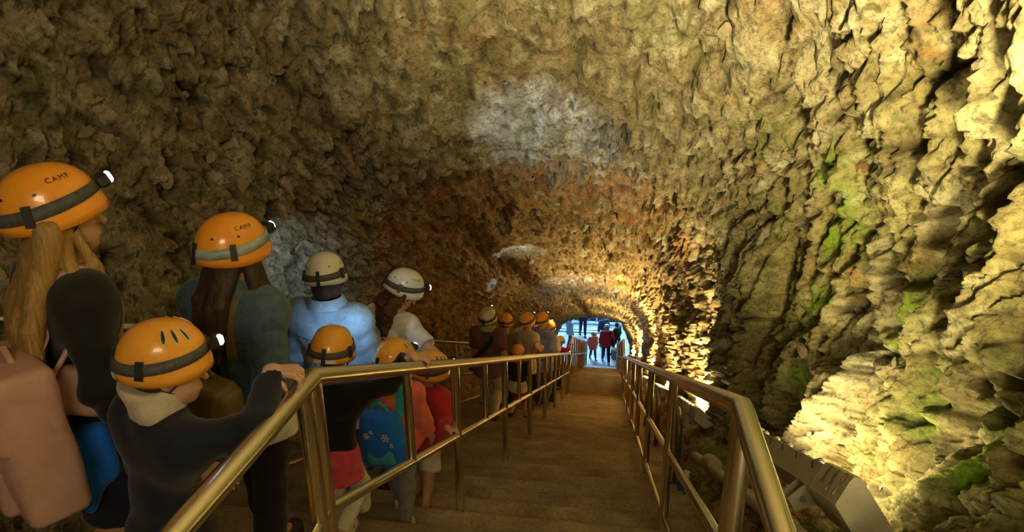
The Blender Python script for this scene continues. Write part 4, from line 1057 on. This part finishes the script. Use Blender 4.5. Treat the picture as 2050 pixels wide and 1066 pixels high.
def seam(c, name, pts, m, r=.0028):
    tr = c['tree'](); off = Vector(c['pos'].tolist()); P = catmull(np.array(pts), np.linspace(0, 1, 22)); out = []
    for p in P:
        loc, nrm, _, _ = tr.find_nearest(Vector(p) - off); out.append(loc + nrm * .001)
    MB().tube(out, r, 6).build(name, m, c['root'])
def collar(c, m, k_=1.0):
    k, hh = c['k'], c['hh']; mb = MB(); n = 26; ax = c['AX']; cn = c['nk'] + ax * .006 * k
    prof = [(.044, .020), (.040, .046), (.044, .051), (.050, .046), (.062, .019), (.058, .015)]
    for i in range(n):
        th = .22 + (2 * PI - .44) * i / (n - 1); d = c['CH'] * math.cos(th) + c['CR'] * math.sin(th)
        for r, z in prof: mb.v.append(Vector(cn + d * (r * k * k_ + .012) + ax * z * k - c['pos']))
    m_ = len(prof)
    for i in range(n - 1):
        for q in range(m_): mb.f.append((i * m_ + q, i * m_ + (q + 1) % m_, (i + 1) * m_ + (q + 1) % m_, (i + 1) * m_ + q))
    mb.f += [tuple(range(m_))[::-1], tuple((n - 1) * m_ + q for q in range(m_))]
    mb.build('collar', m, c['root'])
# ------------------------------------------------------------------ the visitors
ORG = dict(m=M_ORANGE2, strap=M_STRAP)
def railpt(y, x=XLR, h=RT, up=.03): return np.array([x, y, nose(y) + h + up])
DOWN = (0, 0, -1)
def grip(y, h=RT, up=.058, x=XLR, back=(-.07, -.03, .0), curl=52, dirv=(.9, .35, -.10), r=0, **k):
    t = railpt(y, x, h, up); return dict(to=t + np.array(back), dir=dirv, palm=DOWN, thumb=(0, 1, 0) if r else (0, -1, 0), curl=curl, **k)
W1 = at_x(585, 575, -2.6)
c1 = person('woman in black with long blonde hair and orange helmet at the left edge', (86, 328), 1.70, yaw=-30, head=(-48, 4, 0), vox=.0095, fem=True,
    shirt=[('jacket', M_BLK, .014, .95, .02)], legs=[('shorts', M_NAVY, .012, .36)], hair=('straight', H_BLONDE), helm=dict(m=M_ORANGE, strap=M_STRAP, text=62, tip=5),
    arms={1: dict(rel=(.03, .05, -.285), curl=35), -1: dict(to=None, fwd=.02)}, skin=M_SKIN2, hscale=.95)
bp1, ct, Rb = backpack(c1, 'backpack', 'large dusty pink leather backpack on the blonde woman in black', M_PINKBAG, (.36, .16, .42), .36, .215, flap=M_PINKBAG, pocket=M_PINKBAG, off=.62, w=.026, side=.11)
MB().tube([Vector(ct + Rb[:, 1] * -.085 + Rb[:, 2] * .035 + Rb[:, 0] * q) - bp1.location for q in (-.145, -.07, 0, .07, .145)], .006, 8).build('zip', M_STEEL, bp1)
k = c1['k']; A = np.array(c1['A'][1][1]); p = c1['hip'] + c1['CR'] * .17 + c1['AX'] * .20 - c1['FW'] * .03
r = empty('shoulder_bag', tuple(p), 'folded pale pink bag under the right arm of the blonde woman', 'bag')
S = Sdf(.008, p - .25, p + .25); S.rbox(p, (.035, .11, .075), .025, ypr(-42, -22), .02); S.folds(.006, 24, 2); obj_from(S, 'bag', M_PINKBAG, r)
MB().tube([Vector(q) - r.location for q in (p + c1['AX'] * .08 + c1['FW'] * .1, p + c1['AX'] * .24 + c1['FW'] * .03, p + c1['AX'] * .08 - c1['FW'] * .1)], .008, 8).build('handle', M_PINKBAG, r)
p = c1['hip'] + c1['CR'] * .15 + c1['UP'] * .02 - c1['FW'] * .06
r = empty('sweater', tuple(p), 'bright blue sweater hanging beside the pink backpack', 'sweater')
S = Sdf(.008, p - .3, p + .3); S.rbox(p - c1['UP'] * .03, (.04, .05, .10), .03, ypr(-40), .02); S.cone(p - c1['UP'] * .1 - c1['FW'] * .03, p - c1['UP'] * .20 - c1['FW'] * .05, .04, .02, .03); S.folds(.008, 30, 1); obj_from(S, 'knit', M_BLUEBAG, r)

c2 = person('child in navy with orange vented helmet gripping the near end of the railing', (326, 641), 1.50, yaw=-26, head=(-62, -4, 0), child=True, vox=.0088, lean=(4, 4),
    shirt=[('sweatshirt', M_NAVY, .018, .93, .05, dict(collar=.03))], legs=[('shorts', M_YEL, .010, .40)], hair=('short', H_BROWN), helm=dict(m=M_ORANGE2, vents=True), hscale=.90, shoes=M_SHOEW,
    arms={1: grip(1.63, back=(-.075, .0, .012), dirv=(.95, .25, -.08), hint=(-.3, -.9, -.5)), -1: dict(rel=(.0, .12, -.25))})
S = Sdf(.007, c2['hc'] - .25, c2['hc'] + .25); nk = c2['nk']; q = c2['hc'] - c2['HR'][:, 1] * .04; S.cone(q - c2['UP'] * .44 * c2['hh'], q - c2['UP'] * .20 * c2['hh'], .40 * c2['hh'], .43 * c2['hh'], .02); S.cut(q - c2['UP'] * .56 * c2['hh'], (0, 0, -1)); S.cut(q - c2['UP'] * .12 * c2['hh'], (0, 0, 1)); S.folds(.010, 40, 4); obj_from(S, 'scarf', M_CREAMC, c2['root'])

c3 = person('woman in dark denim jacket with glossy orange helmet and brown backpack', (460, 426), 2.36, yaw=-14, head=(-32, 0, 0), vox=.0095, fem=True,
    shirt=[('undershirt', M_WCLOTH, .022, 0, .045), ('jacket', M_DENIM, .028, .96, -.055)], legs=[('trousers', M_BLK, .010, .97)], hair=('long', H_BROWN), helm=dict(m=M_ORANGE, strap=M_SILVER, text=84, aim=at_y(1100, 290, 6.0), power=420, cone=25),
    arms={1: dict(to=at_y(575, 752, 2.42), hint=(0.2, -.6, -.8), dir=(.9, .3, -.3), palm=DOWN, thumb=(0, -1, 0), curl=30), -1: dict(to=None, fwd=.10)})
bp3, ct3, Rb3 = backpack(c3, 'backpack', 'soft brown backpack on the woman in dark denim', M_BROWNBAG, (.27, .13, .33), .40, .215, flap=M_BROWNBAG, off=.55, soft=.035, w=.02, tilt=6, taper=-.12)

c4 = person('adult in light blue denim shirt with white helmet seen from behind', (646, 504), 3.62, yaw=-6, head=(8, -6, -4), vox=.0095,
    shirt=[('undershirt', M_WCLOTH, .020, 0, .10), ('shirt', M_DENIM2, .028, .92, .045)], legs=[('jeans', M_JEAN, .010, .97)], hair=('bob', H_BROWN), helm=dict(m=M_WHITE, strap=M_STRAP, aim=W1, power=60, cone=46),
    arms={1: dict(to=at_y(735, 703, 3.82), hint=(.5, -.3, -.8), dir=(.5, .8, .25), palm=(-.7, .2, -.5), curl=40), -1: dict(to=None, fwd=.06)})
collar(c4, M_DENIM2); collar(c3, M_DENIM)
k = c4['k']; M_SEAM = cloth('denim_seam', (.10, .17, .24))
def bk(c, u, r): return c['sho'] - c['AX'] * u * c['k'] + c['CR'] * r * c['sw'] - c['CH'] * .12 * c['k']
seam(c4, 'yoke_seam', [bk(c4, .06, q) for q in (-1.05, -.5, 0, .5, 1.05)], M_SEAM)
for q in (-.55, .55): seam(c4, 'back_seam', [bk(c4, u, q * (1 - .25 * (u > .1))) for u in (.065, .13, .2, .28)], M_SEAM)
M_SEAM2 = cloth('dark_denim_seam', (.03, .05, .075))
seam(c3, 'yoke_seam', [bk(c3, .06, q) for q in (-1.05, -.5, 0, .5, 1.05)], M_SEAM2)
for q in (-.5, .5): seam(c3, 'back_seam', [bk(c3, u, q * (1 - .3 * (u > .1))) for u in (.065, .13, .2, .26)], M_SEAM2)

c5 = person('girl in white t-shirt with long curly hair and tilted white helmet', (836, 549), 4.45, yaw=-28, head=(-66, -38, 0), lean=(14, 0), vox=.0095, fem=True,
    shirt=[('t_shirt', M_WCLOTH, .020, .36, .05)], legs=[('jeans', M_DBLUE, .008, .97)], hair=('curly', H_RED), helm=dict(m=M_WHITE, text=66, tip=14),
    arms={1: dict(to=at_y(812, 690, 4.25), hint=(.6, -.4, -.6), curl=35), -1: dict(to=None, fwd=.16)})

c6 = person('child in black jacket and cream leggings gripping the railing under orange helmet', (666, 652), 2.92, yaw=-10, head=(6, -8, 3), child=True, vox=.0085, lean=(4, 3),
    shirt=[('shirt', M_PINK, .017, 0, .10), ('jacket', M_BLK, .024, .94, -.005, dict(collar=.01))], legs=[('leggings', M_LEG, .005, .95)], hair=('short', H_BROWN), helm=dict(m=M_ORANGE2, vents=True, aim=at_y(690, 680, 3.5), power=8, cone=85), shoes=M_SHOEW,
    arms={1: grip(2.86, back=(-.05, -.02, .012), dirv=(.95, .2, -.15)), -1: dict(to=None, fwd=.08)})
c7 = person('child in coral jacket and grey jeans with blue backpack and vented orange helmet', (794, 679), 3.40, yaw=-6, head=(-30, -6, 0), child=True, vox=.0085,
    shirt=[('jacket', M_CORAL, .020, .94, .03, dict(collar=.03))], legs=[('jeans', M_JEAN, .010, .97)], hair=('short', H_BROWN), helm=dict(m=M_ORANGE2, vents=True, strap=M_SILVER), shoes=M_SHOEW, arms={1: dict(to=None, fwd=.10), -1: dict(to=None, fwd=.10)})
bp7, ct7, Rb7 = backpack(c7, 'backpack', 'bright blue children backpack with snowflakes on the child in coral', M_BLUEBAG, (.25, .12, .33), .22, .17, flap=None, pocket=M_TEAL, straps_m=M_TEAL, off=.62, soft=.04, vox=.0085, taper=.14, w=.024, tilt=-6)
def flake(root, c, R, r, m):
    mb = MB(); u, n, w = R[:, 0], R[:, 1], R[:, 2]
    for k in range(6):
        a = PI * k / 3; d = u * math.cos(a) + w * math.sin(a); mb.tube([Vector(c) - root.location, Vector(c + d * r) - root.location], r * .09, 5)
        for q in (-.7, .7):
            d2 = u * math.cos(a + q) + w * math.sin(a + q); b = c + d * r * .55; mb.tube([Vector(b) - root.location, Vector(b + d2 * r * .35) - root.location], r * .07, 4)
    mb.build('snowflake', m, root)
for q, z, r_ in ((.06, .055, .026), (-.055, .06, .022), (.085, .005, .016), (-.02, .085, .014)): flake(bp7, ct7 - Rb7[:, 1] * (.081 if z < .03 else .088) + Rb7[:, 0] * q + Rb7[:, 2] * z, Rb7, r_, M_WCLOTH)
c8 = person('small child in red jacket and floral cream shorts holding the lower rail', (868, 703), 3.78, yaw=-12, head=(-58, -10, 0), child=True, vox=.0085, lean=(4, 3), step=(.06, -.16),
    shirt=[('jacket', M_RED, .024, .95, .05, dict(collar=.012))], legs=[('shorts', M_CREAMC, .014, .42)], hair=('short', H_BLONDE), helm=dict(m=M_ORANGE2, vents=True), shoes=M_SHOER, skin=M_SKIN2,
    arms={1: grip(3.46, h=RMID, up=.05, back=(-.055, -.01, .01), dirv=(.9, .2, -.2)), -1: dict(to=None)})
k = c8['k']
for (q, z, col, r_) in ((.5, -.035, M_NAVY, .026), (-.3, -.07, M_DBLUE, .014), (.95, -.09, M_DBLUE, .012)):
    c = c8['hip'] - c8['UP'] * (.05 - z) * 1.0 - c8['FW'] * .095 + c8['RT'] * q * .07; mb = MB(); pts = []
    for i in range(10):
        a = PI * i / 5; rr = r_ if i % 2 == 0 else r_ * .42; pts.append(c + c8['RT'] * rr * math.sin(a) + c8['UP'] * rr * math.cos(a))
    mb.v = [Vector(p) - c8['root'].location for p in pts] + [Vector(p - c8['FW'] * .004) - c8['root'].location for p in pts]; mb.f = [tuple(range(10, 20))] + [(i, (i + 1) % 10, 10 + (i + 1) % 10, 10 + i) for i in range(10)]
    mb.build('printed_star', col, c8['root'], smooth=False)

C10 = at_y(1030, 512, 10.0); C13 = at_y(1060, 245, 6.0); C16 = at_y(1200, 600, 16.0)
c10 = person('man in purple polo shirt and pale trousers with cream helmet', (975, 617), 8.5, yaw=-6, head=(-12, 12, 0), wide=.84, vox=.012, shirt=[('polo_shirt', M_PURP, .028, .36, .05)], legs=[('trousers', M_KHAKI, .014, .97)], hair=('short', H_BROWN), helm=dict(m=M_CREAM, aim=C10, power=150, cone=34), skin=M_SKIN2,
    arms={-1: dict(to=None, fwd=.08), 1: dict(to=None, fwd=.02)})
collar(c10, cloth('olive_green_collar', (.33, .34, .10)))
k, CR, AX, CH = c10['k'], c10['CR'], c10['AX'], c10['CH']
r = empty('crossbody_bag', tuple(c10['hip']), 'black crossbody strap and small bag on the man in purple', 'bag')
P = [c10['hip'] + AX * .02 * k - CR * .12 * k, c10['hip'] + AX * .10 * k - CR * .10 * k - CH * .068 * k, c10['hip'] + AX * .2 * k - CH * .088 * k, c10['sho'] - AX * .02 * k + CR * .055 * k - CH * .082 * k, c10['sho'] + AX * .045 * k + CR * .06 * k, c10['sho'] - AX * .03 * k + CR * .05 * k + CH * .08 * k, c10['hip'] + AX * .15 * k + CH * .085 * k, c10['hip'] + AX * .02 * k - CR * .12 * k]
MB().tube([Vector(p) - r.location for p in P], .028, 8, flat=.25, ref=tuple(CH)).build('strap', M_BLK, r)
S = Sdf(.012, P[0] - .2, P[0] + .2); S.rbox(P[0] - CR * .02, (.04, .10, .08), .025, ypr(-6)); obj_from(S, 'pouch', M_BLK, r)
c11 = person('man in olive shirt with plain orange helmet beside the man in purple', (1013, 628), 9.9, yaw=-4, head=(-4, -8, 0), wide=.86, vox=.0145, shirt=[('shirt', M_OLIVE, .024, .38, .05)], legs=[('trousers', M_NAVY, .010, .97)], hair=('short', H_BLACK), helm=dict(m=M_ORANGE, aim=at_y(975, 552, 12.0), power=60, cone=14), skin=M_SKIN2, hands_hi=False)
c12 = person('child in red shorts and white top with striped orange helmet', (1037, 691), 8.9, yaw=-14, head=(0, 0, 0), child=True, vox=.015, step=(-.10, .12), shirt=[('undershirt', M_WCLOTH, .026, 0, .045), ('vest', M_BLK, .031, .30, -.10)], legs=[('shorts', M_RED, .012, .42)], hair=('short', H_BROWN), helm=dict(m=M_ORANGE2, vents=True, lamp=False), skin=M_SKIN2, hands_hi=False)
c13 = person('person in pale t-shirt reaching out an arm under an orange helmet with a lit lamp', (1054, 627), 10.2, yaw=-30, head=(-40, 10, 0), fem=True, wide=.85, vox=.0145, shirt=[('t_shirt', M_KHAKI, .02, .36, .04)], legs=[('trousers', M_BLK, .010, .97)], hair=('short', H_BROWN), helm=dict(m=M_ORANGE2, vents=True), arms={1: dict(to=at_y(1072, 692, 10.0), hint=(0, -.2, -1), dir=(.6, .3, -.5))}, hands_hi=False)
c15 = person('person with white helmet half hidden behind the orange helmets', (1069, 642), 12.8, yaw=0, vox=.015, shirt=[('shirt', M_GREYC, .02, .9, .05)], legs=[('trousers', M_NAVY, .010, .97)], hair=('short', H_BLACK), helm=dict(m=M_WHITE), hands_hi=False)
c14 = person('person in lavender shirt with orange helmet and glowing headlamp', (1084, 626), 10.9, yaw=-10, head=(-36, 8, 0), fem=True, wide=.84, vox=.015, shirt=[('shirt', M_LAV, .024, .9, .05, dict(collar=.012))], legs=[('jeans', M_DBLUE, .010, .97)], arms={1: dict(rel=(-.04, .10, -.26))}, hair=('short', H_BROWN), helm=dict(m=M_ORANGE, aim=C16, power=600), hands_hi=False)
c16 = person('woman in white t-shirt with black ponytail and orange helmet', (1100, 642), 11.9, yaw=-10, head=(-14, 4, 0), wide=.86, vox=.0145, fem=True, shirt=[('t_shirt', M_WCLOTH, .02, .38, .06)], legs=[('trousers', M_BLK, .010, .97)], arms={1: dict(rel=(-.04, .12, -.25))}, hair=('tail', H_BLACK), helm=dict(m=M_ORANGE), shoes=M_SHOEW, hands_hi=False)
straps(c16, M_BROWNBAG, empty('handbag', tuple(c16['hip']), 'brown bag strap over the shoulder of the woman in white', 'bag'), .55, w=.018, sides=(1,))
r = [o for o in bpy.data.objects if o.name.startswith('handbag')][0]; p = c16['hip'] + c16['CR'] * .2 + c16['AX'] * .05
S = Sdf(.014, p - .25, p + .25); S.rbox(p, (.045, .12, .10), .03, ypr(-10)); obj_from(S, 'pouch', M_BROWNBAG, r)
c17 = person('child in dark red top with orange helmet leaning on the railing at the landing', (1123, 673), 14.7, yaw=-30, head=(-20, -10, 0), child=True, vox=.015, shirt=[('sweatshirt', M_RED, .02, .9, .05)], legs=[('trousers', M_NAVY, .016, .97)], hair=('short', H_BROWN), helm=dict(m=M_ORANGE2, vents=True), hands_hi=False, arms={1: dict(to=railpt(14.9))})
far = dict(vox=.019, hands_hi=False, base=FLOOR2)
person('person in pale blue jacket standing beyond the landing on the left', (1143, 632), 28.2, yaw=-60, head=(-60, 0, 0), shirt=[('jacket', M_LBLUE, .035, .95, .08)], legs=[('trousers', M_DBLUE, .010, .97)], hair=('short', H_BLACK), **far)
person('person in dark trousers at the back of the blue cavern, head hidden by rock', (1169, 587), 29.4, H=1.78, yaw=-170, head=(-170, 0, 0), shirt=[('jacket', M_NAVY, .03, .95, .06)], legs=[('trousers', M_NAVY, .010, .97)], hair=('short', H_BLACK), **far)
person('child in coral pink coat with pale hat walking beside the woman in red', (1190, 665), 27.05, yaw=-150, head=(-140, -10, 0), child=True, shirt=[('coat', M_CORAL, .035, .93, .12)], legs=[('trousers', M_DBLUE, .012, .97)], shoes=M_SHOEW, helm=dict(m=M_CREAM, lamp=False), step=(.12, -.1), **far)
c21 = person('woman in red jacket with white helmet seen from behind in the cavern', (1215, 649), 26.9, yaw=10, head=(10, -10, 0), shirt=[('jacket', M_RED, .04, .95, .04)], legs=[('trousers', M_BLK, .010, .97)], shoes=M_SHOEW, hair=('short', H_BLACK), helm=dict(m=M_WHITE, lamp=False), step=(.14, -.12), belly=1.15, **far)
p = c21['hip'] + c21['CR'] * .24 + c21['AX'] * .12
r = empty('handbag', tuple(p), 'dark bag under the arm of the woman in red', 'bag'); S = Sdf(.014, p - .3, p + .3); S.rbox(p, (.07, .14, .13), .04, ypr(10)); obj_from(S, 'pouch', M_BLK, r); straps(c21, M_BLK, r, .6, w=.016, sides=(1,))
person('person in dark blue jacket bending behind the woman in red', (1206, 640), 28.5, H=1.62, yaw=30, head=(30, -20, 0), lean=(18, 0), shirt=[('jacket', M_DBLUE, .035, .95, .06)], legs=[('trousers', M_NAVY, .010, .97)], hair=('short', H_BLACK), **far)
person('person in black at the far right edge of the cavern mouth', (1234, 656), 27.6, H=1.6, yaw=60, head=(60, 0, 0), shirt=[('jacket', M_BLK, .03, .95, .06)], legs=[('trousers', M_BLK, .010, .97)], hair=('short', H_BLACK), **far)
